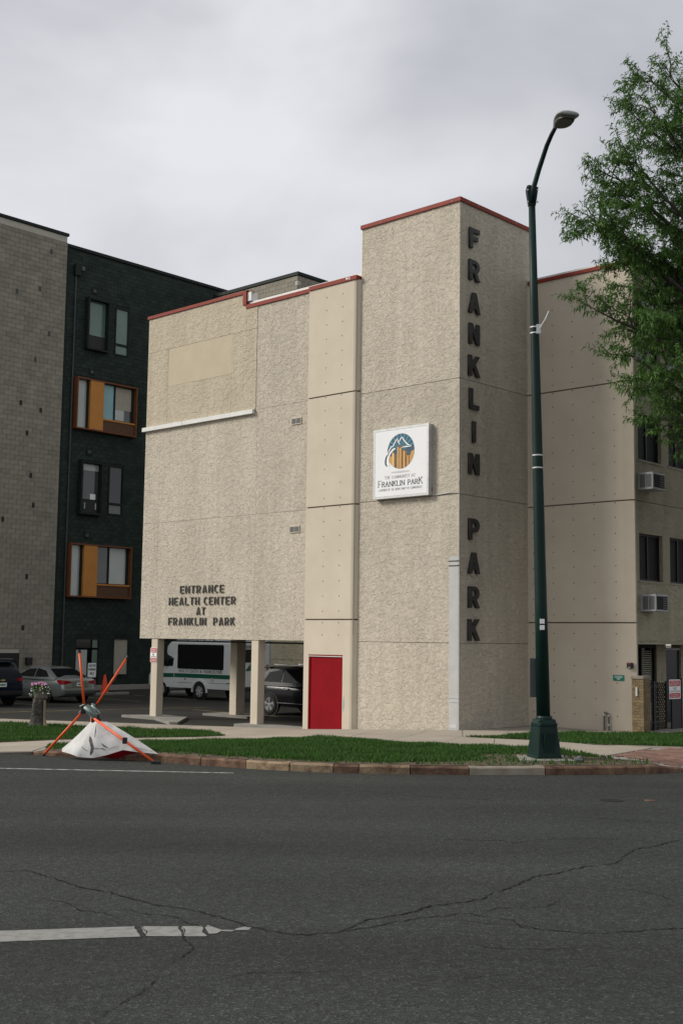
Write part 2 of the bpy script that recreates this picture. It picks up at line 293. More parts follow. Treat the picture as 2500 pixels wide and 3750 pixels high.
# asphalt
def asphalt(name, c0, c1, speck, sc_=1.0):
    m = bpy.data.materials.new(name); m.use_nodes = True; t = m.node_tree; b = t.nodes['Principled BSDF']
    b.inputs['Roughness'].default_value = .88; b.inputs['Specular IOR Level'].default_value = .25
    tcn = N(t, 'ShaderNodeTexCoord')
    big = N(t, 'ShaderNodeTexNoise'); big.inputs['Scale'].default_value = .22*sc_; big.inputs['Detail'].default_value = 6; big.inputs['Roughness'].default_value = .6
    t.links.new(tcn.outputs['Object'], big.inputs['Vector'])
    r = N(t, 'ShaderNodeValToRGB'); r.color_ramp.elements[0].position = .3; r.color_ramp.elements[1].position = .7
    r.color_ramp.elements[0].color = col(c0); r.color_ramp.elements[1].color = col(c1); t.links.new(big.outputs['Fac'], r.inputs[0])
    # stones in the binder
    vo = N(t, 'ShaderNodeTexVoronoi'); vo.inputs['Scale'].default_value = 55*sc_; t.links.new(tcn.outputs['Object'], vo.inputs['Vector'])
    sp = N(t, 'ShaderNodeSeparateColor'); t.links.new(vo.outputs['Color'], sp.inputs[0])
    ra = N(t, 'ShaderNodeValToRGB'); e = ra.color_ramp.elements
    e[0].position = .0; e[0].color = (.62, .62, .62, 1); e[1].position = 1; e[1].color = (speck, speck, speck*.97, 1)
    x = e.new(.72); x.color = (1.12, 1.12, 1.12, 1); x = e.new(.93); x.color = (1.55, 1.55, 1.5, 1)
    t.links.new(sp.outputs[0], ra.inputs[0])
    mu = N(t, 'ShaderNodeMixRGB', blend_type='MULTIPLY'); mu.inputs['Fac'].default_value = 1; t.links.new(r.outputs[0], mu.inputs['Color1']); t.links.new(ra.outputs[0], mu.inputs['Color2'])
    mid = N(t, 'ShaderNodeTexNoise'); mid.inputs['Scale'].default_value = 9*sc_; mid.inputs['Detail'].default_value = 5; mid.inputs['Roughness'].default_value = .75; t.links.new(tcn.outputs['Object'], mid.inputs['Vector'])
    mr = N(t, 'ShaderNodeMapRange'); mr.inputs['From Min'].default_value = .25; mr.inputs['From Max'].default_value = .75; mr.inputs['To Min'].default_value = .68; mr.inputs['To Max'].default_value = 1.32; t.links.new(mid.outputs['Fac'], mr.inputs['Value'])
    m2 = N(t, 'ShaderNodeVectorMath', operation='SCALE'); t.links.new(mu.outputs[0], m2.inputs[0]); t.links.new(mr.outputs[0], m2.inputs['Scale'])
    mpb = N(t, 'ShaderNodeMapping'); mpb.inputs['Scale'].default_value = (.05, .42, 1); t.links.new(tcn.outputs['Object'], mpb.inputs[0])
    bn = N(t, 'ShaderNodeTexNoise'); bn.inputs['Scale'].default_value = 1.4; bn.inputs['Detail'].default_value = 5; t.links.new(mpb.outputs[0], bn.inputs['Vector'])
    mb2 = N(t, 'ShaderNodeMapRange'); mb2.inputs['From Min'].default_value = .3; mb2.inputs['From Max'].default_value = .7; mb2.inputs['To Min'].default_value = .74; mb2.inputs['To Max'].default_value = 1.22; t.links.new(bn.outputs['Fac'], mb2.inputs['Value'])
    m3 = N(t, 'ShaderNodeVectorMath', operation='SCALE'); t.links.new(m2.outputs[0], m3.inputs[0]); t.links.new(mb2.outputs[0], m3.inputs['Scale'])
    t.links.new(m3.outputs[0], b.inputs['Base Color'])
    bp = N(t, 'ShaderNodeBump'); bp.inputs['Distance'].default_value = .006; t.links.new(vo.outputs['Distance'], bp.inputs['Height']); t.links.new(bp.outputs[0], b.inputs['Normal'])
    MATS[name] = m; return m
M['asphalt'] = asphalt('asphalt', (.0245, .0275, .0245), (.036, .0395, .0355), 2.4)
M['lot_asphalt'] = asphalt('lot_asphalt', (.024, .0235, .021), (.034, .033, .029), 1.6)

def leafmat(name, c0, c1, isl=.35):
    m = bpy.data.materials.new(name); m.use_nodes = True; t = m.node_tree; b = t.nodes['Principled BSDF']
    g = N(t, 'ShaderNodeNewGeometry'); r = N(t, 'ShaderNodeValToRGB'); r.color_ramp.elements[0].color = col(c0); r.color_ramp.elements[1].color = col(c1)
    t.links.new(g.outputs['Random Per Island'], r.inputs[0]); t.links.new(r.outputs[0], b.inputs['Base Color'])
    b.inputs['Roughness'].default_value = .6; b.inputs['Specular IOR Level'].default_value = .25
    tr = N(t, 'ShaderNodeBsdfTranslucent'); t.links.new(r.outputs[0], tr.inputs['Color'])
    mxs = N(t, 'ShaderNodeMixShader'); mxs.inputs[0].default_value = .3; o = t.nodes['Material Output']
    t.links.new(b.outputs[0], mxs.inputs[1]); t.links.new(tr.outputs[0], mxs.inputs[2]); t.links.new(mxs.outputs[0], o.inputs[0])
    MATS[name] = m; return m
M['leaf'] = leafmat('locust_leaves', (.036, .095, .015), (.090, .19, .034))
M['grass'] = leafmat('grass_blades', (.026, .075, .012), (.065, .150, .026))
M['flowerleaf'] = leafmat('flower_leaves', (.02, .055, .015), (.05, .10, .03))

# ------------------------------------------------------------------ lettering
def arc(cx, cy, rx, ry, a0, a1, n=8): return [(cx+rx*math.cos(R(a0+(a1-a0)*i/n)), cy+ry*math.sin(R(a0+(a1-a0)*i/n))) for i in range(n+1)]
T = .22
OUT = {
 'F': [[(0,0),(T,0),(T,.4),(.62,.4),(.62,.6),(T,.6),(T,.8),(.75,.8),(.75,1),(0,1)]],
 'E': [[(0,0),(.74,0),(.74,.2),(T,.2),(T,.4),(.66,.4),(.66,.59),(T,.59),(T,.8),(.73,.8),(.73,1),(0,1)]],
 'L': [[(0,0),(.7,0),(.7,.2),(T,.2),(T,1),(0,1)]],
 'I': [[(0,0),(T,0),(T,1),(0,1)]],
 'T': [[(.27,0),(.49,0),(.49,.8),(.76,.8),(.76,1),(0,1),(0,.8),(.27,.8)]],
 'H': [[(0,0),(T,0),(T,.4),(.56,.4),(.56,0),(.78,0),(.78,1),(.56,1),(.56,.6),(T,.6),(T,1),(0,1)]],
 'A': [[(0,0),(.24,0),(.30,.2),(.56,.2),(.62,0),(.86,0),(.56,1),(.30,1)], [(.36,.38),(.43,.68),(.50,.38)]],
 'N': [[(0,0),(.21,0),(.21,.62),(.55,0),(.78,0),(.78,1),(.57,1),(.57,.38),(.23,1),(0,1)]],
 'K': [[(0,0),(T,0),(T,.3),(.32,.43),(.57,0),(.84,0),(.48,.6),(.81,1),(.54,1),(T,.58),(T,1),(0,1)]],
 'P': [[(0,0),(T,0),(T,.36),(.42,.36)] + arc(.44,.68,.33,.32,-85,90) + [(0,1)], [(T,.54),(T,.82)] + arc(.42,.68,.13,.14,90,-90,6)],
 'R': [[(0,0),(T,0),(T,.36),(.34,.36),(.54,0),(.80,0),(.56,.40)] + arc(.45,.69,.32,.31,-55,90) + [(0,1)], [(T,.54),(T,.82)] + arc(.43,.68,.12,.14,90,-90,6)],
 'C': [arc(.41,.5,.41,.51,42,318,16) + arc(.41,.5,.19,.32,305,55,12)],
}
def block_letter(ch, h, depth, m, parent, wscale=1.0, off=0):
    """extruded letter in the xz plane facing -y, baseline at z=0"""
    cu = bpy.data.curves.new('letter', 'CURVE'); cu.dimensions = '2D'; cu.fill_mode = 'BOTH'; cu.extrude = depth/2; cu.bevel_depth = h*.012; cu.bevel_resolution = 0; cu.offset = off*h
    for loop in OUT[ch]:
        sp = cu.splines.new('POLY'); sp.points.add(len(loop)-1)
        for q, p in zip(sp.points, loop): q.co = (p[0]*h*wscale, p[1]*h, 0, 1)
        sp.use_cyclic_u = True
    tmp = bpy.data.objects.new('tmp', cu); me = bpy.data.meshes.new_from_object(tmp)
    bpy.data.objects.remove(tmp); bpy.data.curves.remove(cu)
    me.transform(Matrix.Rotation(PI/2, 4, 'X')); me.materials.clear(); me.materials.append(m)
    o = bpy.data.objects.new('letter', me); C.objects.link(o); o.parent = parent
    return o
SF = {  # stroke font, x width then strokes
 'A': (.72, [[(0,0),(.36,1),(.72,0)],[(.14,.36),(.58,.36)]]), 'B': (.6, [[(0,0),(0,1),(.4,1),(.55,.85),(.55,.65),(.4,.53),(0,.53)],[(.4,.53),(.6,.38),(.6,.15),(.42,0),(0,0)]]),
 'C': (.68, [[(.66,.8),(.45,1),(.2,.95),(.02,.65),(.02,.35),(.2,.05),(.45,0),(.68,.2)]]), 'D': (.68, [[(0,0),(0,1),(.35,1),(.65,.75),(.65,.25),(.35,0),(0,0)]]),
 'E': (.55, [[(.55,0),(0,0),(0,1),(.53,1)],[(0,.52),(.42,.52)]]), 'F': (.53, [[(0,0),(0,1),(.53,1)],[(0,.5),(.42,.5)]]),
 'G': (.7, [[(.66,.8),(.45,1),(.2,.95),(.02,.65),(.02,.35),(.2,.05),(.45,0),(.68,.15),(.68,.45),(.42,.45)]]), 'H': (.68, [[(0,0),(0,1)],[(.68,0),(.68,1)],[(0,.52),(.68,.52)]]),
 'I': (.08, [[(.04,0),(.04,1)]]), 'K': (.65, [[(0,0),(0,1)],[(.6,1),(.02,.45)],[(.2,.6),(.65,0)]]), 'L': (.5, [[(0,1),(0,0),(.5,0)]]),
 'M': (.85, [[(0,0),(.08,1),(.42,.1),(.77,1),(.85,0)]]), 'N': (.72, [[(0,0),(0,1),(.72,0),(.72,1)]]), 'O': (.76, [[(.38,0),(.1,.15),(0,.5),(.1,.85),(.38,1),(.66,.85),(.76,.5),(.66,.15),(.38,0)]]),
 'P': (.55, [[(0,0),(0,1),(.38,1),(.55,.84),(.55,.62),(.38,.46),(0,.46)]]), 'R': (.62, [[(0,0),(0,1),(.38,1),(.55,.84),(.55,.64),(.38,.5),(0,.5)],[(.3,.5),(.62,0)]]),
 'S': (.52, [[(.5,.85),(.28,1),(.05,.85),(.08,.62),(.45,.42),(.5,.18),(.25,0),(0,.15)]]), 'T': (.66, [[(0,1),(.66,1)],[(.33,1),(.33,0)]]), 'U': (.66, [[(0,1),(0,.25),(.18,0),(.48,0),(.66,.25),(.66,1)]]),
 'V': (.7, [[(0,1),(.35,0),(.7,1)]]), 'W': (1.0, [[(0,1),(.25,0),(.5,.9),(.75,0),(1,1)]]), 'Y': (.68, [[(0,1),(.34,.5),(.68,1)],[(.34,.5),(.34,0)]]), '-': (.4, [[(.05,.45),(.35,.45)]]), ' ': (.32, []),
}
def flat_text(name, s, h, m, parent, x, y, z, width=None, thick=.12, serif=False, small=None, axis='x'):
    """flat printed lettering facing -y (axis x) at x centre, z baseline; strokes stepped by .15 mm so they never share a plane"""
    mb = MB(); cx = 0; glyphs = []
    for i, ch in enumerate(s):
        k = 1.0 if (small is None or i in small) else .78
        wd, st = SF[ch]; glyphs.append((cx, k, st)); cx += (wd*k + .24)
    tot = cx - .24; f = 1.0 if width is None else width/(tot*h)
    n = 0
    for gx, k, st in glyphs:
        for line in st:
            for p, q in zip(line[:-1], line[1:]):
                p = Vector(((gx+p[0]*k)*h*f, p[1]*k*h)); q = Vector(((gx+q[0]*k)*h*f, q[1]*k*h)); d = (q-p)
                if d.length < 1e-6: continue
                d.normalize(); nn = Vector((-d.y, d.x)); t = thick*h*(.55 if serif and abs(d.y) < .6*abs(d.x)+.0 else 1)*.5
                p2, q2 = p-d*t*.6, q+d*t*.6; yy = y-.00015*(n % 7); n += 1
                mb.add([(a.x - tot*h*f/2 + x, yy, a.y + z) for a in (p2-nn*t, q2-nn*t, q2+nn*t, p2+nn*t)], [(0, 1, 2, 3)])
            if serif:
                for e in (line[0], line[-1]):
                    if e[1] in (0, 1):
                        c = Vector(((gx+e[0]*k)*h*f, e[1]*k*h)); yy = y-.00015*(n % 7)-.001; n += 1; ww = .13*h*f; hh = .03*h
                        mb.add([(a+x-tot*h*f/2, yy, b_+z) for a, b_ in ((c.x-ww, c.y-hh), (c.x+ww, c.y-hh), (c.x+ww, c.y+hh), (c.x-ww, c.y+hh))], [(0, 1, 2, 3)])
    o = mb.build(name, m, parent); o['kind'] = 'stuff'
    return o
def poly_xz(name, pts, y, m, parent):
    mb = MB(); mb.add([(p[0], y, p[1]) for p in pts], [tuple(range(len(pts)))]); return mb.build(name, m, parent)

# ================================================================== GROUND
def zc(x, y):
    a = (x-OX)*U.x + (y-OY)*U.y
    z = .15 + .052*max(-5.6, min(0, a))
    wgt = max(0, min(1, (y-24.8)/3))
    fl = .085 if x > -6 else (.02 if x < -6.4 else .02 + .065*(x+6.4)/.4)
    z = z*wgt + max(z, fl)*(1-wgt)
    if x > 5.9:   # dropped kerb at the crossing
        k = min(1, (x-5.9)/.9)*max(0, min(1, (25.0-y)/1.5)); z = z*(1-k) + .035*k
    return z
def sheet(name, poly, zf, m, sub=5, kind='structure', label=None, cat=None, depth=0):
    bm = bmesh.new(); vs_ = [bm.verts.new((p[0], p[1], 0)) for p in poly]; bm.faces.new(vs_)
    bmesh.ops.triangulate(bm, faces=bm.faces[:])
    for _ in range(sub):
        es = [e for e in bm.edges if e.calc_length() > .9]
        if not es: break
        bmesh.ops.subdivide_edges(bm, edges=es, cuts=1); bmesh.ops.triangulate(bm, faces=bm.faces[:])
    for q in bm.verts: q.co.z = zf(q.co.x, q.co.y) if callable(zf) else zf
    bmesh.ops.recalc_face_normals(bm, faces=bm.faces)
    if sum(f.normal.z for f in bm.faces) < 0: bmesh.ops.reverse_faces(bm, faces=bm.faces)
    me = bpy.data.meshes.new(name); bm.to_mesh(me); bm.free(); me.materials.append(m)
    o = bpy.data.objects.new(name, me); C.objects.link(o)
    if kind: o['kind'] = kind
    return o

ground = MB().add([(-900, -300, -.34), (900, -300, -.34), (900, 1500, -.34), (-900, 1500, -.34)], [(0, 1, 2, 3)]).build('ground', M['soil']); tag(ground, kind='structure')
lot = MB().add([(-70, 26.5, -.22), (-9.5, 27.6, -.22), (3, 27.6, -.22), (30, 60, -.22), (30, 110, -.22), (-70, 110, -.22)], [(0, 1, 2, 3, 4, 5)]).build('parking_lot', M['lot_asphalt']); tag(lot, kind='structure')

KERB = [(-6.15, 24.62), (-5.55, 24.42), (-4.9, 24.2), (-4.25, 23.92), (-3.57, 23.58), (-2.95, 23.25), (-2.34, 22.93), (-1.75, 22.62), (-1.2, 22.37), (-.58, 22.17), (.06, 22.05), (.65, 22.0), (1.28, 21.98), (2.33, 22.0), (3.72, 22.17), (4.9, 22.36), (5.62, 22.56), (6.05, 22.78), (6.6, 23.12), (8.2, 23.7), (10.5, 24.1), (14, 24.5)]
road_back = [(-90, 27.2), (-20, 25.9), (-6.9, 24.85), (-6.2, 24.72)] + [(x, y+.06) for x, y in KERB[1:]] + [(30, 25.6), (90, 26)]
road = sheet('road', [(90, -30), (90, 26)] + list(reversed(road_back[:-1])) + [(-90, -30)], 0.0, M['asphalt'], sub=0)

# kerb stones
kerb = thing('kerb', 'low red sandstone and grey concrete kerb along the grass verge', 'kerb', (0, 22, 0)); kerb.location = (0, 0, 0)
def kerb_pt(s):
    acc = 0
    for p, q in zip(KERB[:-1], KERB[1:]):
        l = math.dist(p, q)
        if s <= acc+l: k = (s-acc)/l; return Vector((p[0]+(q[0]-p[0])*k, p[1]+(q[1]-p[1])*k, 0))
        acc += l
    return Vector((KERB[-1][0], KERB[-1][1], 0))
KL = sum(math.dist(p, q) for p, q in zip(KERB[:-1], KERB[1:]))
def s_of_x(x):
    s = 0
    while s < KL and kerb_pt(s).x < x: s += .02
    return s
cuts = [-6.15, -4.9, -3.6, -2.6, -1.7, -.9, -.1, .35, 1.27, 2.33, 3.72, 5.62, 6.6, 8.2, 10.5, 14]
kinds = ['r', 'r', 'r', 'r', 't', 't', 'r', 't', 'r', 'g', 'r', 'r', 'r', 'r', 'r']
svals = [s_of_x(x) for x in cuts]; svals[-1] = KL
for i, k in enumerate(kinds):
    s0, s1 = svals[i]+.008, svals[i+1]-.008
    if s1-s0 < .1: continue
    rings = []; nseg = max(2, int((s1-s0)/.12)); dz = random.uniform(-.006, .006)
    for j in range(nseg+1):
        s = s0+(s1-s0)*j/nseg; p = kerb_pt(s); d = (kerb_pt(min(KL, s+.06))-kerb_pt(max(0, s-.06))).normalized(); nn = Vector((-d.y, d.x, 0))
        zt = max(.05 if p.x < 5.9 else .03, zc(p.x, p.y+.1)-.002) + dz + .008*noise.noise(Vector((p.x*4, p.y*4, i))); wv = .012*noise.noise(Vector((p.x*5, 3, i)))
        rings.append([(p+nn*(wv-.005)+Vector((0,0,-.1)))[:], (p+nn*(wv)+Vector((0,0,zt-.03)))[:], (p+nn*(.03+wv)+Vector((0,0,zt)))[:], (p+nn*.17+Vector((0,0,zt+.004)))[:], (p+nn*.17+Vector((0,0,-.1)))[:]])
    mb = MB().loft(rings); o = mb.build('kerb_stone', M[{'r': 'kerb_red', 'g': 'kerb_grey', 't': 'kerb_tan'}[k]], kerb); recalc(o)
    if k == 'g': o['label'] = 'grey concrete kerb stone'

# sidewalk base sheet, following the fall of the ground
sw_poly = [(-22, 26.6), (-6.9, 24.95), (-6.2, 24.8)] + [(x+.03, y+.15) for x, y in KERB[1:]] + [(24, 25.4), (24, 46), (1.0, 40), (-.5, 34.55), (-1.0, 34.15), (-2.51, 34.77), (-4.1, 35.17), (-6.09, 35.79), (-8.13, 36.34), (-10.26, 37.0), (-22, 40.5)]
sidewalk = sheet('sidewalk', sw_poly, lambda x, y: zc(x, y)-.012, M['concrete_grey'], sub=6)

def slab_run(parent, front, back, n, m, name='paving_slab', th=.05, gap=.008):
    """slabs between two polylines of equal count, n slabs per span"""
    for (f0, f1, b0, b1, k) in zip(front[:-1], front[1:], back[:-1], back[1:], n):
        for j in range(k):
            t0, t1 = j/k, (j+1)/k; L_ = math.dist(f0, f1); e = gap/max(L_, .1)
            lerp = lambda a, b_, t: (a[0]+(b_[0]-a[0])*t, a[1]+(b_[1]-a[1])*t)
            q = [lerp(f0, f1, t0+e), lerp(f0, f1, t1-e), lerp(b0, b1, t1-e), lerp(b0, b1, t0+e)]
            MB().prism(q, lambda x, y: zc(x, y)-th, lambda x, y: zc(x, y)+.006).build(name, m, parent)
# street walk: from the left edge to the paved corner
slab_run(sidewalk, [(-14, 25.6), (-7.5, 26.9), (-6.4, 27.6), (-4.5, 28.25), (-3.0, 28.15), (-1.55, 28.05), (-.5, 28.15), (.07, 27.86), (1.03, 27.02), (2.09, 26.41), (3.32, 26.17), (4.04, 25.96), (5.19, 24.2)],
         [(-14, 27.4), (-8.0, 28.8), (-6.7, 29.85), (-5.0, 30.65), (-3.55, 30.45), (-2.6, 30.9), (-.9, 30.6), (.6, 30.2), (1.9, 29.3), (2.85, 28.6), (3.6, 28.25), (4.4, 27.95), (6.75, 26.35)], [3, 1, 1, 1, 1, 1, 1, 1, 1, 1, 1, 1], M['concrete'])
slab_run(sidewalk, [(5.42, 26.9), (7.4, 26.5), (13, 26.3)], [(5.6, 27.0), (7.5, 26.62), (13, 26.5)], [1, 2], M['concrete'])
# walk along the building
slab_run(sidewalk, [(-16, 35.9), (-9.73, 35.15), (-8.83, 35.05), (-6.14, 33.68), (-4.47, 33.33), (-3.45, 32.9), (-2.5, 31.0), (-.85, 30.66), (.65, 30.25), (1.95, 29.35), (2.9, 28.65), (3.8, 28.88), (4.62, 29.87), (6.5, 30.18), (8.59, 30.53), (13, 31.2)],
         [(-16, 38.6), (-10.26, 36.98), (-8.6, 36.45), (-6.09, 35.77), (-4.1, 35.15), (-2.6, 34.75), (-1.05, 34.1), (.3, 33.0), (1.4, 32.15), (2.3, 31.3), (3.1, 30.65), (4.6, 31.9), (5.1, 32.3), (7.2, 31.0), (9.0, 33.0), (13, 37)], [3, 1, 2, 1, 1, 1, 1, 1, 1, 1, 1, 1, 1, 1, 2], M['concrete'])
# driveway apron on the left
slab_run(sidewalk, [(-14, 25.55), (-9, 25.2), (-6.9, 25.0), (-6.2, 24.85)], [(-14, 25.58), (-9, 26.4), (-7.5, 26.86), (-6.5, 27.4)], [1, 1, 1], M['concrete'])
# brick corner on the right
for i in range(13):
    for j in range(15):
        x = 5.15+.34*i+(.17 if j % 2 else 0); y = 22.75+.26*j
        # corner outline
        if x < 5.35 + max(0, (24.2-y)*.75) or (y > 24.1 and x < 5.25+(y-24.1)*.72) or y > 26.25 or y < 23.12+.38*(x-6.1): continue
        o = MB().prism([(x+.006, y+.006), (x+.334, y+.006), (x+.334, y+.254), (x+.006, y+.254)], lambda a, b: zc(a, b)-.03, lambda a, b: zc(a, b)+.004+random.uniform(0, .003)).build('paver', M['paver'], sidewalk)
for i in range(5):
    for j in range(3):
        x, y = -6.35+.26*i, 27.05+.3*j - .1*i
        MB().prism([(x+.006, y), (x+.25, y-.08), (x+.25, y+.20), (x+.006, y+.28)], lambda a, b: zc(a, b)-.03, lambda a, b: zc(a, b)+.012).build('paver', M['paver'], sidewalk)

# grass plots: soil sheet plus blades
FG = [(-5.95, 24.72), (-5.3, 24.47), (-4.85, 24.29), (-4.2, 24.01), (-3.5, 23.67), (-2.27, 23.02), (-1.14, 22.47), (.08, 22.16), (1.28, 22.09), (2.33, 22.11), (3.7, 22.28), (4.9, 22.48), (5.62, 22.69), (6.02, 22.93), (5.9, 23.35), (5.4, 23.75), (5.15, 24.1), (5.0, 24.5), (4.5, 25.3), (3.98, 25.9), (3.3, 26.12), (2.05, 26.36), (.98, 26.97), (.02, 27.8), (-.55, 28.08), (-1.6, 27.98), (-3, 28.08), (-4.45, 28.18), (-5.6, 27.6), (-6.15, 26.2)]
GL = [(-16, 28.2), (-8.05, 28.95), (-6.7, 30.0), (-5, 30.8), (-3.55, 30.62), (-2.85, 30.95), (-3.0, 31.5), (-3.48, 32.85), (-4.47, 33.26), (-6.14, 33.6), (-8.83, 34.97), (-9.73, 35.08), (-16, 35.7)]
GR = [(2.95, 28.6), (3.59, 28.3), (4.35, 28.05), (4.96, 27.56), (5.4, 27.08), (6.24, 26.85), (7.5, 26.72), (12.9, 26.6), (12.9, 31), (8.59, 30.45), (6.51, 30.1), (4.68, 29.8), (3.82, 28.82)]
def inside(x, y, poly):
    c = np.zeros(len(x), bool); j = len(poly)-1
    for i in range(len(poly)):
        xi, yi = poly[i]; xj, yj = poly[j]
        c ^= ((yi > y) != (yj > y)) & (x < (xj-xi)*(y-yi)/((yj-yi) or 1e-9)+xi); j = i
    return c
def dist_edge(x, y, a, b):
    ax, ay = a; bx, by = b; t = np.clip(((x-ax)*(bx-ax)+(y-ay)*(by-ay))/((bx-ax)**2+(by-ay)**2), 0, 1)
    return np.hypot(x-ax-t*(bx-ax), y-ay-t*(by-ay))
def grass(poly, name, label, dens, mask=None, h0=.045, h1=.085):
    s = sheet('soil_bed', poly, lambda x, y: zc(x, y)+.004, M['soil'], sub=6); s['kind'] = 'structure'
    xs = [p[0] for p in poly]; ys = [p[1] for p in poly]; A = (max(xs)-min(xs))*(max(ys)-min(ys)); n = int(A*dens)
    x = rng.uniform(min(xs), max(xs), n); y = rng.uniform(min(ys), max(ys), n); k = inside(x, y, poly)
    if mask is not None: k &= mask(x, y)
    x, y = x[k], y[k]; n = len(x)
    z = np.array([zc(a, b) for a, b in zip(x, y)])+.012
    cl = np.array([noise.noise(Vector((a*1.3, b*1.3, 0))) for a, b in zip(x, y)])
    h = rng.uniform(h0, h1, n)*(1+.7*cl); th = rng.uniform(0, 2*PI, n); wd = rng.uniform(.008, .017, n); le = rng.uniform(.0, .045, n); la = rng.uniform(0, 2*PI, n)
    v = np.empty((n, 3, 3)); v[:, 0] = np.stack([x-np.cos(th)*wd, y-np.sin(th)*wd, z], 1); v[:, 1] = np.stack([x+np.cos(th)*wd, y+np.sin(th)*wd, z], 1)
    v[:, 2] = np.stack([x+np.cos(la)*le, y+np.sin(la)*le, z+h], 1)
    me = bpy.data.meshes.new(name); me.from_pydata(v.reshape(-1, 3).tolist(), [], np.arange(3*n).reshape(-1, 3).tolist()); me.materials.append(M['grass'])
    o = bpy.data.objects.new(name, me); C.objects.link(o); return tag(o, label, 'grass', kind='stuff')
def fg_mask(x, y):
    d = np.full(len(x), 9.0)
    for a, b in zip(KERB[:-1], KERB[1:]): d = np.minimum(d, dist_edge(x, y, a, b))
    nn = np.array([noise.noise(Vector((a*2.2, b*2.2, 4))) for a, b in zip(x, y)]); fine = np.array([noise.noise(Vector((a*7, b*7, 9))) for a, b in zip(x, y)])
    thin = rng.random(len(x))
    edge = .52+.28*nn + np.clip((x-.5)*.16, 0, .5)
    keep = (d > edge) | ((thin < .22) & (fine > .0))
    dl = np.hypot((x-3.9)/1.25, (y-23.5)/1.0); keep &= (dl > 1.0+.3*nn) | ((thin < .2) & (fine > 0) & (dl > .4))
    keep &= (x < 4.4) | (y > 23.9-.5*nn) | (thin < .12)
    return keep
grass(FG, 'grass', 'short green grass on the verge behind the kerb', 1500, fg_mask)
grass(GL, 'grass', 'green lawn strip between the two walks, around the tree stump', 900)
grass(GR, 'grass', 'green lawn patch in front of the right hand wing', 1300)

# road paint, cracks, covers
stripe = MB()
LX = lambda x: ((-9, 9.96, 9.61), )
pts_t = [(-9.0, 9.95), (-2.73, 10.11), (-1.62, 10.33), (-1.3, 10.345)]; pts_b = [(-9.0, 9.58), (-2.63, 9.76), (-1.51, 10.0), (-1.24, 10.01)]
def jag(a, b, n, amp): return [(a[0]+(b[0]-a[0])*i/n+random.uniform(-amp, amp), a[1]+(b[1]-a[1])*i/n+random.uniform(-amp, amp)) for i in range(n+1)]
for poly in ([(-9, 9.58), (-2.63, 9.76), (-1.56, 9.985)] + jag((-1.56, 9.985), (-1.66, 10.32), 6, .02) + [(-2.73, 10.11), (-9, 9.95)],
             [(-1.51, 10.0), (-1.24, 10.01)] + jag((-1.24, 10.01), (-1.31, 10.34), 5, .014) + [(-1.31, 10.34), (-1.63, 10.33)] + jag((-1.62, 10.31), (-1.54, 10.02), 5, .014),
             [(-1.2, 10.01), (-1.05, 10.02)] + jag((-1.05, 10.03), (-1.12, 10.36), 5, .015) + [(-1.285, 10.345)] + jag((-1.28, 10.33), (-1.22, 10.04), 5, .012),
             [(-1.03, 10.1), (-.97, 10.12), (-.93, 10.23), (-.99, 10.30), (-1.07, 10.40), (-1.09, 10.33)], [(-.94, 10.2), (-.85, 10.19), (-.83, 10.24), (-.93, 10.245)], [(-.84, 10.24), (-.72, 10.25), (-.70, 10.33), (-.75, 10.37), (-.82, 10.30)]):
    o = MB().add([(x, y, .004) for x, y in poly], [tuple(range(len(poly)))]).build('lane_stripe', M['line_white'], road)
MB().add([(-40, 23.0, .004), (-6.09, 22.02, .004), (-1.85, 21.76, .004), (-1.85, 21.85, .004), (-6.09, 22.13, .004), (-40, 23.1, .004)], [(0, 1, 4, 5), (1, 2, 3, 4)]).build('edge_line', M['line_edge'], road)
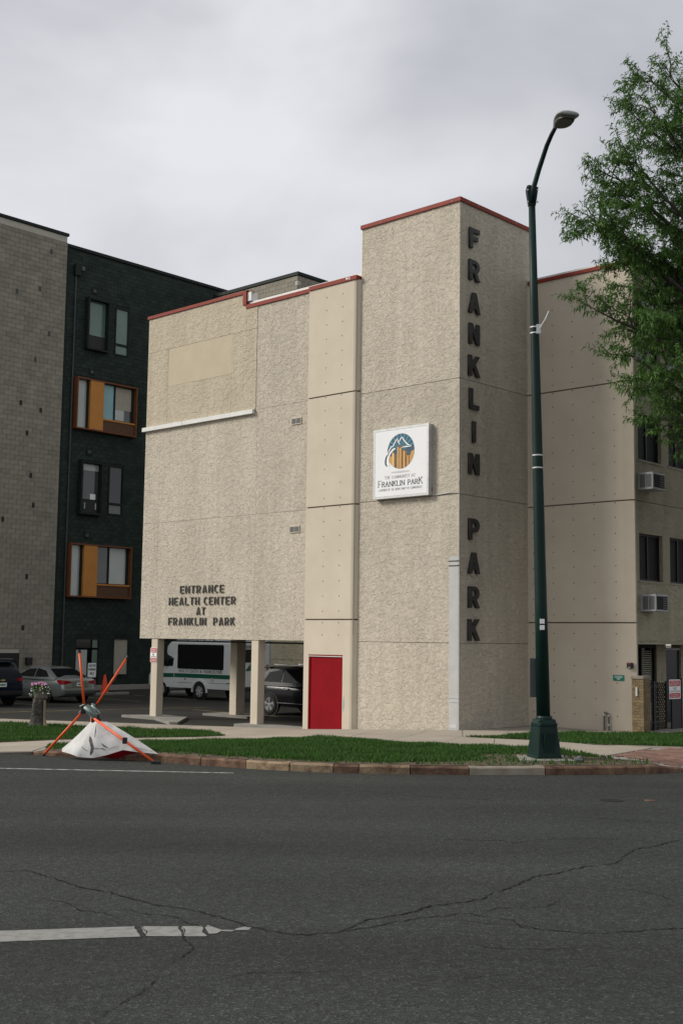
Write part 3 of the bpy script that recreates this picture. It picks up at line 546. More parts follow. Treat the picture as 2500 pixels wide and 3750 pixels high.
CR = [[(-3.42,12.58),(-3.18,12.66),(-2.77,12.23),(-2.42,11.84),(-2.09,11.61),(-1.84,11.34),(-1.66,11.17),(-1.44,11.05),(-1.23,10.93),(-1.02,10.69),(-0.86,10.54),(-0.73,10.36),(-0.60,10.27),(-0.43,10.16),(-0.29,10.12),(-0.16,10.15),(0.05,10.26),(0.25,10.65),(0.66,10.96),(0.83,11.23),(1.08,11.36),(1.37,11.58),(1.46,11.83),(1.66,12.04),(2.01,12.66),(2.32,12.91),(2.61,13.23),(3.07,13.52),(3.26,14.00),(3.45,14.37),(3.77,14.64),(4.26,15.20)],[(-.05,10.16),(0.23,10.37),(0.69,10.75),(0.94,10.87),(1.16,10.99),(1.37,10.79),(1.51,10.72),(1.57,10.48),(1.77,10.38),(2.03,10.32),(2.21,10.29),(2.60,10.42),(2.94,10.54),(3.6,10.5)],[(1.1,14.95),(1.73,14.89),(1.95,14.90),(2.10,14.71),(2.43,14.97),(2.99,15.15),(3.6,15.1)],[(-2.68,11.34),(-2.42,11.17),(-2.22,10.88),(-2.03,10.80),(-1.82,10.57)],[(-1.88,10.98),(-1.71,10.82),(-1.42,10.71),(-1.23,10.44),(-1.09,10.34),(-0.99,10.38)],[(1.06,9.87),(1.21,9.78),(1.54,9.73),(1.93,9.82)],[(2.79,12.17),(2.99,11.98),(3.11,11.79),(3.14,11.60)],[(-2.58,13.71),(-2.41,13.86),(-2.11,14.09),(-1.79,14.56)],[(-1.51,7.83),(-1.40,8.22),(-1.31,8.46),(-1.25,8.76),(-1.16,8.95)],[(0.77,8.90),(0.90,8.88),(1.13,9.00),(1.30,9.01)],[(-0.83,8.80),(-0.61,8.98),(-0.30,8.99),(0.04,9.04)],
      [(-1.62,10.34),(-1.57,10.2),(-1.53,10.0)],[(-1.3,10.36),(-1.25,10.2),(-1.22,10.0),(-1.1,9.6),(-1.2,9.2)],[(1.0,10.72),(1.3,10.6),(1.75,10.5)],[(1.16,10.99),(1.5,11.2),(1.9,11.25),(2.1,11.6)],[(3.3,17.0),(3.9,16.7),(4.6,16.5)],[(.2,19.6),(.9,19.1),(1.5,18.9),(2.4,18.6)]]
CWID = [.008, .0065, .005, .005, .006, .0045, .0045, .004, .004, .004, .004, .006, .005, .004, .004, .007, .005]
for path, cw in zip(CR, CWID):
    pts = []
    for p, q in zip(path[:-1], path[1:]):
        n = max(2, int(math.dist(p, q)/.05))
        for i in range(n): pts.append((p[0]+(q[0]-p[0])*i/n, p[1]+(q[1]-p[1])*i/n))
    pts.append(path[-1]); pts = [(x+random.gauss(0, .010), y+random.gauss(0, .014)) for x, y in pts]; v = []; f = []
    for i, p in enumerate(pts):
        q0, q1 = pts[max(0, i-1)], pts[min(len(pts)-1, i+1)]; d = Vector((q1[0]-q0[0], q1[1]-q0[1])).normalized(); e = min(1, i/4, (len(pts)-1-i)/4)
        wv = cw*random.uniform(.3, 1.7)*(.25+.75*e)
        v += [(p[0]-d.y*wv, p[1]+d.x*wv, .006), (p[0]+d.y*wv, p[1]-d.x*wv, .006)]
        if i: f.append((2*i-2, 2*i-1, 2*i+1, 2*i))
    MB().add(v, f).build('crack', M['crack'], road)
MB().lathe([(.17, .002), (.17, .006), (.15, .006), (.15, .004), (.001, .004)], 24, (4.17, 18.75, 0)).build('valve_cover', M['iron'], road)
MB().lathe([(.09, .002), (.09, .006), (.001, .006)], 16, (4.77, 18.8, 0)).build('valve_cover', M['kerb_red'], road)

# lamp foundation pad, litter
pad = MB().prism([(3.42, 23.02), (4.45, 23.0), (4.42, 24.05), (3.5, 24.1)], .1, .175).build('lamp_foundation', M['concrete_grey'])
tag(pad, 'rough concrete pad under the street lamp', 'concrete pad')
lt = MB(); bm = bmesh.new(); bmesh.ops.create_icosphere(bm, subdivisions=2, radius=.09)
for q in bm.verts: q.co *= 1+.35*noise.noise(q.co*18); q.co.z *= .75
lt.bm(bm); o = lt.build('crumpled_litter', M['ac_grille']); o.location = (4.5, 22.95, .21); tag(o, 'crumpled grey litter lying beside the lamp base', 'litter')

# lot details
KI = {}
def lot_kerb(name, label, pts, w_, z1, m=M['concrete_grey'], cat='kerb'):
    v = []; f = []
    o = thing(name, label, cat, pts[0]) ; o.location = (0, 0, 0)
    for p, q in zip(pts[:-1], pts[1:]):
        p, q = Vector(p), Vector(q); d = (q-p).normalized(); nn = Vector((-d.y, d.x, 0))*w_/2
        MB().prism([(p-nn)[:2], (q-nn)[:2], (q+nn)[:2], (p+nn)[:2]], -.26, z1).build('kerb_piece', m, o)
    return o
isl1 = [P(-13.4, -.35), P(-11.7, -.35), P(-9.8, -1.3), P(-9.6, -1.15), P(-11.4, .75), P(-12.6, .75)]
o = MB().prism([p[:2] for p in isl1], -.26, -.14).build('pillar_island', M['concrete_grey']); tag(o, 'concrete island at the foot of the pillar with the red sign', 'island')
o = MB().prism([p[:2] for p in (P(-12.6, 2.4), P(-10.4, 2.4), P(-10.4, 3.4), P(-12.6, 3.4))], -.26, -.15).build('pillar_island', M['concrete_grey']); tag(o, 'concrete island at the foot of the shaded rear pillar', 'island')
o = MB().prism([p[:2] for p in (P(-8.0, -.35), P(-4.6, -.35), P(-4.6, .45), P(-8.0, .45))], -.26, -.125).build('pillar_island', M['concrete_grey']); tag(o, 'concrete kerb strip between the front pillar and the red door wall', 'island')
o = MB().prism([p[:2] for p in (P(-30.8, 8.2), P(-29.75, 8.2), P(-29.75, 24), P(-30.8, 24))], -.26, -.02).build('planting_kerb', M['concrete_grey']); tag(o, 'raised concrete kerb along the foot of the dark green building', 'kerb')
for i, (a, b, l) in enumerate(((-25.4, 8.2, 'wheel stop in the empty bay beside the orange cone'), (-25.2, 12.2, 'wheel stop behind the nose of the shuttle bus'))):
    o = bthing('wheel_stop', 'pale concrete ' + l, 'wheel stop', a, b, -.22, 'concrete wheel stops')
    MB().bbox(-.09, .09, -.85, .85, 0, .13, .03).build('stop_body', M['concrete_grey'], o)
for (a0, b0, a1, b1) in ((-25.2, 6.3, -20.4, 5.9), (-24.9, 9.0, -20.2, 8.6), (-25.0, 1.3, -20.8, 1.2), (-24.5, -1.6, -20.6, -1.7), (-24.5, 11.6, -20.2, 11.3), (-15.2, 4.2, -10.6, 4.0), (-16, 5.6, -19, -8)):
    p, q = P(a0, b0), P(a1, b1); d = (q-p).normalized(); nn = Vector((-d.y, d.x, 0))*.05
    MB().add([(x.x, x.y, -.216) for x in (p-nn, q-nn, q+nn, p+nn)], [(0, 1, 2, 3)]).build('bay_line', M['line_yellow'], lot)

# ================================================================== MAIN BUILDING (all in the u,v frame, z absolute)
BL = thing('apartment_building', 'beige stucco apartment building with a square corner tower and red roof edging', 'building', P(0, 0, 0), RZ)
def part(name, m, parent=BL): return lambda mb: mb.build(name, m, parent)
BD = 3.105           # front plane of the right wing
# --- tower: four stacked stucco bands around a core
core = MB().box(-3.42, -.03, .03, BD+.2, -.3, 13.9).build('tower_core', M['joint'], BL)
TJ = [-.3, 2.33, 6.15, 9.19, 13.93]
for z0, z1 in zip(TJ[:-1], TJ[1:]):
    mb = MB(); mb.box(-3.45, 0, 0, BD+.3, z0+.007, z1-.007 if z1 < 13 else z1)
    mb.build('tower_wall', M['stucco'], BL)
cp = MB(); cp.box(-3.48, .045, -.045, .02, 13.925, 14.035); cp.box(.02-.001, .045, .0205, BD+.33, 13.925, 14.035)
cp.build('tower_coping', M['red_metal'], BL)
MB().box(-3.42, .01, .03, BD+.3, 13.94, 14.055).build('roof_edge', M['white_metal'], BL)
# chips in the coping paint
for (a, s_) in ((-.25, .04), (-.95, .03), (-1.25, .04), (-2.05, .03), (-2.75, .05)):
    MB().box(a, a+s_, -.0475, -.044, 13.95+random.uniform(0, .04), 13.975+random.uniform(0, .04)).build('paint_chip', M['concrete_grey'], BL)
for (b, s_) in ((.32, .04), (.72, .06), (1.9, .05), (2.5, .05)):
    MB().box(.044, .0475, b, b+s_, 13.96+random.uniform(0, .03), 14.02).build('paint_chip', M['concrete_grey'], BL)
MB().box(-3.475, -3.45, .0, .04, 12.6, 13.92).build('corner_bead', M['white_metal'], BL)

# --- smooth concrete pilaster with the red door
PZ = [-.3, 2.93, 6.11, 9.28, 12.47]
def pil_ring(z): return [(-5.365, -.14, z), (-3.60, -.14, z), (-3.54, -.12, z), (-3.45, -.02, z), (-3.45, .3, z), (-5.365, .3, z)]
for i, (z0, z1) in enumerate(zip(PZ[:-1], PZ[1:])):
    if i == 0:
        for (x0, x1, za, zb, nm) in ((-5.365, -5.17, -.3, 2.91, 0), (-5.17, -3.87, 1.955, 2.91, 0)):
            MB().box(x0, x1, -.14, .3, za, zb).build('pilaster_panel', M['concrete_panel'], BL)
        mb = MB(); mb.loft([[(max(p[0], -3.87), p[1], z) for p in pil_ring(z)] for z in (-.3, 2.91)]); recalc(mb.build('pilaster_panel', M['concrete_panel'], BL))
    else:
        mb = MB(); mb.loft([pil_ring(z0+.02), pil_ring(z1-(.02 if i < 3 else 0))]); recalc(mb.build('pilaster_panel', M['concrete_panel'], BL))
MB().box(-5.34, -3.52, -.105, .28, 2.5, 12.4).build('pilaster_core', M['joint'], BL)
door = MB().box(-5.165, -3.875, -.10, -.05, -.3, 1.90).build('door', M['red_door'], BL)
MB().box(-5.17, -3.87, -.135, -.05, 1.90, 1.925).build('door_header', M['white_metal'], door)
MB().box(-5.17, -3.87, -.145, -.05, 1.927, 1.954).build('door_lintel', M['red_door'], door)
for x0, x1 in ((-5.169, -5.13), (-3.91, -3.871)): MB().box(x0, x1, -.125, -.101, -.3, 1.899).build('door_jamb', M['red_door'], door)
MB().add([(-3.835, -.1415, .42), (-3.80, -.1415, .50), (-3.79, -.1415, .72), (-3.815, -.1415, .86), (-3.83, -.1415, .70)], [(0, 1, 2, 3, 4)]).build('paint_mark', M['glass_blue'], BL)
def bolts(parent, cols_, rows_, y, r_=.017):
    mb = MB()
    for x in cols_:
        for z in rows_:
            n = 6; mb.add([(x+r_*math.cos(2*PI*k/n), y, z+r_*math.sin(2*PI*k/n)) for k in range(n)] + [(x+r_*.8*math.cos(2*PI*k/n), y-.006, z+r_*.8*math.sin(2*PI*k/n)) for k in range(n)],
                          [tuple(range(n, 2*n))] + [(k, (k+1) % n, n+(k+1) % n, n+k) for k in range(n)])
    o = mb.build('bolt_row', M['bolt'], parent); o['kind'] = 'stuff'; return o
def bolt_rows(js):
    out = []
    for z0, z1 in zip(js[:-1], js[1:]):
        z = z1-.05; out.append(z); z -= .38
        while z > z0+.15: out.append(z); z -= .42
    return out
bolts(BL, (-4.66, -4.04), [z for z in bolt_rows([2.93, 6.11, 9.28, 12.2]) if z > 3.0] + [2.84, 2.5], -.141)
# coping of the pilaster and lower roof
cp = MB(); cp.box(-8.205, -5.37, -.04, .05, 12.485, 12.60); cp.box(-5.365, -3.5, -.175, .05, 12.475, 12.59); cp.build('roof_coping', M['red_metal'], BL)
MB().box(-8.15, -3.47, .05, .3, 12.50, 12.70).build('roof_edge', M['white_metal'], BL)
MB().box(-3.9, -3.82, -.1775, -.174, 12.52, 12.57).build('paint_chip', M['white_metal'], BL); MB().box(-3.78, -3.75, -.1775, -.174, 12.50, 12.57).build('paint_chip', M['white_metal'], BL)

# --- stucco wing on pillars
g = .004
def panel(a0, a1, z0, z1, m, y0=0., name='wall_panel', y1=.32): return MB().box(a0+g, a1-g, y0, y1, z0+g, z1-g).build(name, m, BL)
SS, ST = M['stucco_soft'], M['stucco']
panel(-13.0, -8.2, 11.8, 12.96, SS, -.012); panel(-8.2, -7.7, 11.8, 12.485, SS, -.012)
panel(-13.0, -11.93, 9.28, 11.8, SS, -.012); panel(-8.82, -7.7, 9.28, 11.8, SS, -.012)
panel(-11.93, -8.82, 10.54, 11.8, M['tan_panel'], -.008); panel(-11.93, -8.82, 9.28, 10.54, SS, -.012)
panel(-7.7, -5.37, 9.27, 12.485, ST)
panel(-13.02, -12.25, 6.08, 9.2, ST); panel(-12.25, -7.62, 6.08, 9.2, ST); panel(-7.62, -5.37, 6.08, 9.27, ST); panel(-7.70, -7.62, 9.2, 9.28, ST)
panel(-13.02, -12.25, 2.33, 6.08, ST); panel(-12.25, -7.62, 2.33, 6.08, ST); panel(-7.62, -5.37, 2.33, 6.08, ST)
MB().box(-12.98, -5.38, .03, 9.15, 2.45, 12.3).build('wing_core', M['stucco_side'], BL)
MB().box(-12.96, -8.22, .04, 3.0, 12.25, 12.93).build('roof_upstand', M['stucco_side'], BL)
cp = MB(); cp.box(-13.05, -8.19, -.05, .1, 12.965, 13.065); cp.build('upper_coping', M['red_metal'], BL)
MB().box(-8.34, -8.185, -.052, .1, 12.61, 12.964).build('coping_return', M['red_metal'], BL)
MB().box(-8.18, -8.02, .0, .28, 12.72, 13.0).build('torn_flashing', M['white_metal'], BL)
mb = MB().add([(-8.3, -.07, 13.07), (-8.0, .0, 13.05), (-7.9, .1, 12.97), (-8.05, .15, 12.99), (-8.2, .1, 13.09)], [(0, 1, 2, 3, 4)]); mb.build('torn_membrane', M['emblem'], BL)
f1 = MB(); f1.box(-13.1, -7.74, -.11, .0, 9.15, 9.28); f1.build('flashing', M['white_metal'], BL)
for x in (-11.05,): MB().box(x, x+.02, -.113, -.109, 9.152, 9.279).build('flashing_joint', M['grey_paint'], BL)
for z in (8.72, 5.54):
    v = MB(); v.box(-6.14, -5.74, -.03, -.001, z-.10, z+.10); vo = v.build('vent', M['concrete_panel'], BL)
    for x in (-6.12, -5.93): MB().box(x, x+.17, -.034, -.028, z-.075, z+.075).build('vent_slot', M['ac_grille'], vo)
# pillars
for (a0, a1, b0) in ((-12.42, -12.11, .02), (-7.70, -7.40, .02), (-11.6, -11.27, 2.7), (-5.46, -5.40, .02)):
    m = M['concrete_panel']
    if a1-a0 < .1: MB().box(a0, a1, b0, b0+.28, -.26, 2.335).build('pillar', m, BL)
    else: MB().bbox(a0, a1, b0, b0+(.28 if b0 < 1 else .40), -.26, 2.335, .02).build('pillar', m, BL)
MB().box(-16.4, -5.2, 9.2, 9.5, -.26, 12.0).build('rear_wall', M['stucco_side'], BL)  # darker stucco puts the dimness deep in the garage into the colour
MB().box(-16.4, -5.2, 9.19, 9.2, 1.55, 1.565).build('wall_joint', M['joint'], BL)
MB().box(-5.36, -5.0, .31, 9.2, -.26, 2.45).build('stair_wall', M['stucco_side'], BL)
MB().tube([(-12.2, .35, 2.27), (-5.6, .35, 2.25)], .025, 8).build('sprinkler_pipe', M['black'], BL)
for x in (-11.0, -10.55, -10.2, -9.75): MB().tube([(x, .35, 2.36), (x, .35, 2.24)], .015, 6).build('pipe_hanger', M['black'], BL)

# --- right wing: smooth bolted panels, then stucco side with windows
RJ = [-.3, 2.905, 6.066, 9.2, 12.33]
def rw_ring(z): return [(-.02, BD, z), (2.93, BD, z), (3.24, BD+.055, z), (3.24, BD+.12, z), (2.9, BD+.35, z), (-.02, BD+.35, z)]
for i, (z0, z1) in enumerate(zip(RJ[:-1], RJ[1:])):
    recalc(MB().loft([rw_ring(z0+.018), rw_ring(z1-(.018 if i < 3 else 0))]).build('end_panel', M['concrete_panel'], BL))
MB().box(-.02, 3.1, BD+.045, BD+.4, -.3, 12.3).build('end_core', M['joint'], BL)
bolts(BL, (.18, .82, 1.45, 2.08, 2.71), bolt_rows(RJ[1:]) + [2.62, 2.2, 1.78, 1.36, .94, .52], BD-.001)
cp = MB(); cp.box(.0465, 3.27, BD-.04, BD+.1, 12.335, 12.43); cp.box(3.2, 3.29, BD+.1005, 21, 12.335, 12.43); cp.build('wing_coping', M['red_metal'], BL)
MB().box(.05, 3.24, BD+.02, 20.9, 12.42, 12.50).build('roof_edge', M['white_metal'], BL)
SX = 3.20  # stucco side plane
B0 = BD+.12
wins = [(B0+.22+1.65*k, B0+.22+1.65*k+1.25) for k in range(4)]
rows = [(2.45, 4.0, 5.23, 6.06), (6.075, 7.16, 8.39, 9.05), (9.065, 9.80, 11.70, 12.33)]
for zb, w0, w1, zt in rows:
    xs = [B0] + [x for w_ in wins for x in w_] + [20.5]
    mb = MB(); mb.box(SX-.3, SX, B0, 20.5, zb, w0); mb.box(SX-.3, SX, B0, 20.5, w1, zt)
    for k in range(0, len(xs), 2): mb.box(SX-.3, SX, xs[k], xs[k+1], w0, w1)
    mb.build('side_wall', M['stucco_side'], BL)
    for i, (b0, b1) in enumerate(wins):
        top = zb > 9
        wo_ = MB(); fr = .05
        wo_.box(SX-.16, SX-.1, b0, b1, w0, w0+fr); wo_.box(SX-.16, SX-.1, b0, b1, w1-fr, w1); wo_.box(SX-.16, SX-.1, b0, b0+fr, w0+fr, w1-fr); wo_.box(SX-.16, SX-.1, b1-fr, b1, w0+fr, w1-fr)
        if not top: wo_.box(SX-.16, SX-.1, (b0+b1)/2-.025, (b0+b1)/2+.025, w0+fr, w1-fr)
        wn = wo_.build('window', M['black'], BL)
        if top:
            MB().box(SX-.15, SX-.14, b0+fr, b1-fr, w0+fr, w1-.75).build('pane', M['glass_dark'], wn)
            # awning sash hinged at the top, pushed out
            sa = MB(); s0 = (SX-.08, w1-.12); s1 = (SX+.22, w1-.62)
            sa.add([(s0[0], b0+.06, s0[1]), (s0[0], b1-.06, s0[1]), (s1[0], b1-.06, s1[1]), (s1[0], b0+.06, s1[1]), (s0[0]-.03, b0+.06, s0[1]-.03), (s0[0]-.03, b1-.06, s0[1]-.03), (s1[0]-.03, b1-.06, s1[1]-.03), (s1[0]-.03, b0+.06, s1[1]-.03)], [(0,3,2,1), (4,5,6,7), (0,4,7,3), (1,2,6,5), (0,1,5,4), (3,7,6,2)])
            sh = sa.build('awning_sash', M['black'], wn)
            ga = MB(); e = .05
            lerp = lambda t: (s0[0]+(s1[0]-s0[0])*t+.004, s0[1]+(s1[1]-s0[1])*t+.003)
            t0, t1 = lerp(.1), lerp(.9); ga.add([(t0[0], b0+.06+e, t0[1]), (t1[0], b0+.06+e, t1[1]), (t1[0], b1-.06-e, t1[1]), (t0[0], b1-.06-e, t0[1])], [(0, 1, 2, 3)]); 
            ga.build('sash_pane', M['glass_blind'], wn)
        else:
            for q0, q1 in ((b0+fr, (b0+b1)/2-.025), ((b0+b1)/2+.025, b1-fr)): MB().box(SX-.145, SX-.135, q0, q1, w0+fr, w1-fr).build('pane', M['screen'], wn)
        MB().box(SX-.1, SX+.02, b0-.02, b1+.02, w0-.045, w0-.002).build('sill', M['stucco_side'], wn)
MB().box(SX-.3, SX+.012, B0, 20.5, 9.045, 9.085).build('drip_edge', M['white_metal'], BL)
MB().box(SX-2.2, SX-.35, B0+.1, 20.5, 2.5, 12.3).build('wing_core', M['dark_gap'], BL)
# overhang and recessed ground floor
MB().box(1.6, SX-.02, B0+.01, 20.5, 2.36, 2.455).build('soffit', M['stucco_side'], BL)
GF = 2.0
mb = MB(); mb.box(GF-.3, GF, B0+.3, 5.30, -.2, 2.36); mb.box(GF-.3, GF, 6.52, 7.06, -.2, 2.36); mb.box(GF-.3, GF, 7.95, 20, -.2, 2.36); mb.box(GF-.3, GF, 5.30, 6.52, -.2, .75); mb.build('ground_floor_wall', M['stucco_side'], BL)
gw = MB(); gw.box(GF-.12, GF-.04, 5.30, 5.36, .75, 2.36); gw.box(GF-.12, GF-.04, 6.45, 6.52, .75, 2.36); gw.box(GF-.12, GF-.04, 5.70, 5.76, .75, 2.36); gw.box(GF-.12, GF-.04, 5.3, 6.52, 2.25, 2.36)
gwo = gw.build('window', M['green_trim'], BL)
for i in range(24):
    z = .8+.06*i; MB().add([(GF-.13, 5.77, z), (GF-.13, 6.44, z), (GF-.10, 6.44, z-.035), (GF-.10, 5.77, z-.035)], [(0, 3, 2, 1)]).build('blind_slat', M['curtain'], gwo)
MB().box(GF-.2, GF-.19, 5.3, 6.5, .75, 2.36).build('pane', M['glass_dark'], gwo)
dd = MB().box(GF-.12, GF-.06, 7.07, 7.94, -.2, 2.2).build('door', M['navy'], BL); MB().box(GF-.1, GF-.02, 7.06, 7.95, 2.2, 2.26).build('door_head', M['grey_paint'], dd)
MB().box(.2, SX+.4, B0+.1, 20.5, -.3, .16).build('porch_floor', M['concrete_grey'], BL)

# conduit cover on the tower corner, thin cable above it
cc = MB(); cc.box(-.285, -.005, -.035, -.001, .0, 4.53); cc.box(.001, .03, -.035, .0, .0, 4.53); cv = cc.build('conduit_cover', M['grey_paint'], BL)
for z in (4.42, 4.30, .95, .85): MB().box(-.31, .035, -.045, -.036, z-.012, z+.012).build('strap', M['bolt'] if z > 2 else M['grey_paint'], cv)
MB().box(-.26, -.03, -.039, -.036, .2, .28).build('knockout', M['galv'], cv)
MB().tube([(.012, -.015, 4.53), (.012, -.015, 6.17), (-.25, -.02, 6.2), (-.8, -.02, 6.16)], .013, 6).build('cable', M['grey_paint'], BL)
# ---- lettering
FP = bthing('vertical_lettering', 'tall dark block letters FRANKLIN PARK running down the tower', 'lettering', 0, .57, 2.4)
for ch, zt in zip('FRANKLIN', (13.29, 12.42, 11.54, 10.70, 9.84, 8.96, 8.09, 7.24)):
    zz = zt-.53; wch = max(p[0] for p in OUT[ch][0])*.53*1.04
    o = block_letter(ch, .54, .055, M['letter'], FP, 1.04); o.rotation_euler = (0, 0, PI/2); o.location = (.04, -wch/2, zz-2.4)
for ch, zt in zip('PARK', (5.54, 4.66, 3.78, 2.94)):
    zz = zt-.54; wch = max(p[0] for p in OUT[ch][0])*.53*1.04
    o = block_letter(ch, .54, .055, M['letter'], FP, 1.04); o.rotation_euler = (0, 0, PI/2); o.location = (.04, -wch/2, zz-2.4)
EN = bthing('entrance_lettering', 'grey raised letters ENTRANCE HEALTH CENTER AT FRANKLIN PARK on the stucco overhang', 'lettering', -9.99, 0, 2.75)
for s, x0, x1, zb in (('ENTRANCE', -11.02, -8.94, 3.75), ('HEALTH CENTER', -11.56, -8.40, 3.385), ('AT', -10.21, -9.78, 3.07), ('FRANKLIN  PARK', -11.56, -8.41, 2.75)):
    h = .262; ws = []
    for ch in s: ws.append(.34 if ch == ' ' else max(p[0] for p in OUT[ch][0]))
    sp = .21; tot = sum(ws)+sp*(len(s)-1); k = (x1-x0)/(tot*h); x = x0
    for ch, w_ in zip(s, ws):
        if ch != ' ':
            o = block_letter(ch, h, .028, M['letter_grey'], EN, k, -.055); o.location = (x+9.99, -.022, zb-2.75)
        x += (w_+sp)*h*k

# ---- light box sign
SG = bthing('light_box_sign', 'square white light box sign with round mountain and city logo on the tower', 'sign', -1.84, .10, 6.18)
X = lambda a: a+1.76
Z = lambda z: z-6.16
MB().bbox(X(-2.72), X(-.80), -.25, 0, Z(6.15), Z(8.05), .012).build('case', M['galv'], SG)
face = MB().box(X(-2.66), X(-.86), -.262, -.249, Z(6.21), Z(7.99)).build('face', M['sign_white'], SG)
fr = MB(); fr.box(X(-2.72), X(-2.665), -.265, -.251, Z(6.15), Z(8.05)); fr.box(X(-.855), X(-.80), -.265, -.251, Z(6.15), Z(8.05)); fr.box(X(-2.665), X(-.855), -.265, -.251, Z(7.995), Z(8.05)); fr.box(X(-2.665), X(-.855), -.265, -.251, Z(6.15), Z(6.205)); fr.build('rim', M['galv'], SG)
MB().box(X(-.80), X(-.796), -.12, -.06, Z(6.26), Z(6.36)).build('data_plate', M['black'], SG)
# logo, coordinates as fractions of the face (0..1 right, 0..1 up)
fx = lambda s: X(-2.66)+1.80*s
fz = lambda t: Z(6.21)+1.78*t
cxl, cyl, rxl, ryl = .505, .665, .262, .268
def lp(name, pts, lay, m): return poly_xz(name, [(fx(s), fz(t)) for s, t in pts], -.2625-.0012*lay, m, face)
ell = lambda k0, k1, sc_=1, n=40: [(cxl+rxl*sc_*math.cos(R(k0+(k1-k0)*i/n)), cyl+ryl*sc_*math.sin(R(k0+(k1-k0)*i/n))) for i in range(n+1)]
lp('logo_disc', ell(0, 354, 1, 60), 0, M['blue1'])
for k in range(9):
    a0 = 18+k*17
    lp('logo_ray', [(cxl, cyl+.0), (cxl+rxl*.985*math.cos(R(a0)), cyl+ryl*.985*math.sin(R(a0))), (cxl+rxl*.985*math.cos(R(a0+8)), cyl+ryl*.985*math.sin(R(a0+8)))], 1+(k % 2)*.3, M['teal'])
def chord(s0, s1, top, lay, m, name='logo_building'):
    """vertical bar clipped by the lower rim of the disc"""
    pts = []
    for i in range(7):
        s = s0+(s1-s0)*i/6; q = max(0, 1-((s-cxl)/(rxl*.99))**2); pts.append((s, cyl-ryl*.99*math.sqrt(q)))
    pts += [(s1, max(top, pts[-1][1]+.002)), (s0, max(top, pts[0][1]+.002))]; lp(name, pts, lay, m)
for s0, s1, top, lay, m in ((.255, .33, .60, 2, 'gold'), (.33, .385, .64, 2.5, 'gold'), (.345, .365, .655, 3, 'pale_gold'), (.40, .445, .62, 2, 'brown'), (.435, .53, .745, 3, 'brown'), (.44, .455, .73, 3.6, 'pale_gold'), (.475, .515, .72, 3.4, 'gold'), (.53, .625, .665, 2.5, 'brown'), (.555, .585, .66, 3.2, 'gold'), (.568, .576, .665, 4, 'pale_gold'), (.62, .70, .59, 2.2, 'gold'), (.695, .765, .635, 2.6, 'gold'), (.655, .675, .60, 3, 'brown')):
    chord(s0, s1, top, lay, M[m])
def ribbon(pts, wd, lay, m, name):
    up_ = []; dn = []
    for i, p in enumerate(pts):
        q0, q1 = pts[max(0, i-1)], pts[min(len(pts)-1, i+1)]; d = Vector((q1[0]-q0[0], q1[1]-q0[1])).normalized(); k = wd*(.5 if i in (0, len(pts)-1) else 1)
        up_.append((p[0]-d.y*k, p[1]+d.x*k)); dn.append((p[0]+d.y*k, p[1]-d.x*k))
    mb = MB(); n = len(pts); mb.add([(fx(a), -.2625-.0012*lay, fz(b)) for a, b in up_+dn], [(i, i+1, n+i+1, n+i) for i in range(n-1)]); mb.build(name, m, face)
ribbon([(.24, .625), (.285, .70), (.33, .755), (.35, .745), (.40, .82), (.435, .86), (.455, .81), (.49, .765)], .009, 5, M['white'], 'logo_mountain')
ribbon([(.465, .805), (.50, .85), (.53, .875), (.57, .82), (.63, .76), (.71, .72), (.62, .725), (.525, .72)], .009, 5.5, M['white'], 'logo_mountain')
ribbon([(.40, .715), (.35, .695), (.295, .645), (.26, .57), (.262, .50), (.285, .46)], .016, 6, M['white'], 'logo_swoosh')
ribbon([(.235, .625), (.215, .57), (.208, .52), (.215, .485), (.238, .455)], .013, 6.5, M['blue1'], 'logo_swoosh')
lp('logo_shade', [(.50+.19*math.cos(R(a)), .352+.016*math.sin(R(a))) for a in range(0, 360, 15)], 1, M['shadow_grey'])
flat_text('printed_text', 'THE COMMUNITY AT', .075, M['ink_grey'], face, fx(.49), -.2665, fz(.262), 1.06, .11, True)
flat_text('printed_text', 'FRANKLIN PARK', .165, M['ink'], face, fx(.495), -.2665, fz(.148), 1.52, .12, True, small={0, 12})
flat_text('printed_text', '-A MEMBER OF THE ABHM FAMILY OF COMMUNITIES-', .055, M['ink_grey'], face, fx(.495), -.2665, fz(.082), 1.54, .12, True)

# ---- air conditioners in the side wall
def ac_unit(a, b, z, label):
    t = bthing('air_conditioner', label, 'air conditioner', a, b, z, 'through-wall air conditioners')
    MB().bbox(-.02, .44, 0, .66, 0, .44, .012).build('casing', M['ac'], t)
    for x0 in (.07, .245):
        gr = MB().box(x0, x0+.155, -.004, .006, .05, .39).build('side_grille', M['ac_grille'], t)
    gr = MB().box(.438, .446, .05, .61, .05, .39).build('front_grille', M['dark_gap'], t)
    for i in range(5): MB().box(.444, .452, .36, .6, .08+.06*i, .11+.06*i).build('louvre', M['ac_grille'], gr)
    return t
ac_unit(SX, 3.40, 6.35, 'upper grey air conditioner sticking out of the right hand stucco wall')
ac_unit(SX, 3.47, 3.20, 'lower grey air conditioner sticking out above the entrance recess')
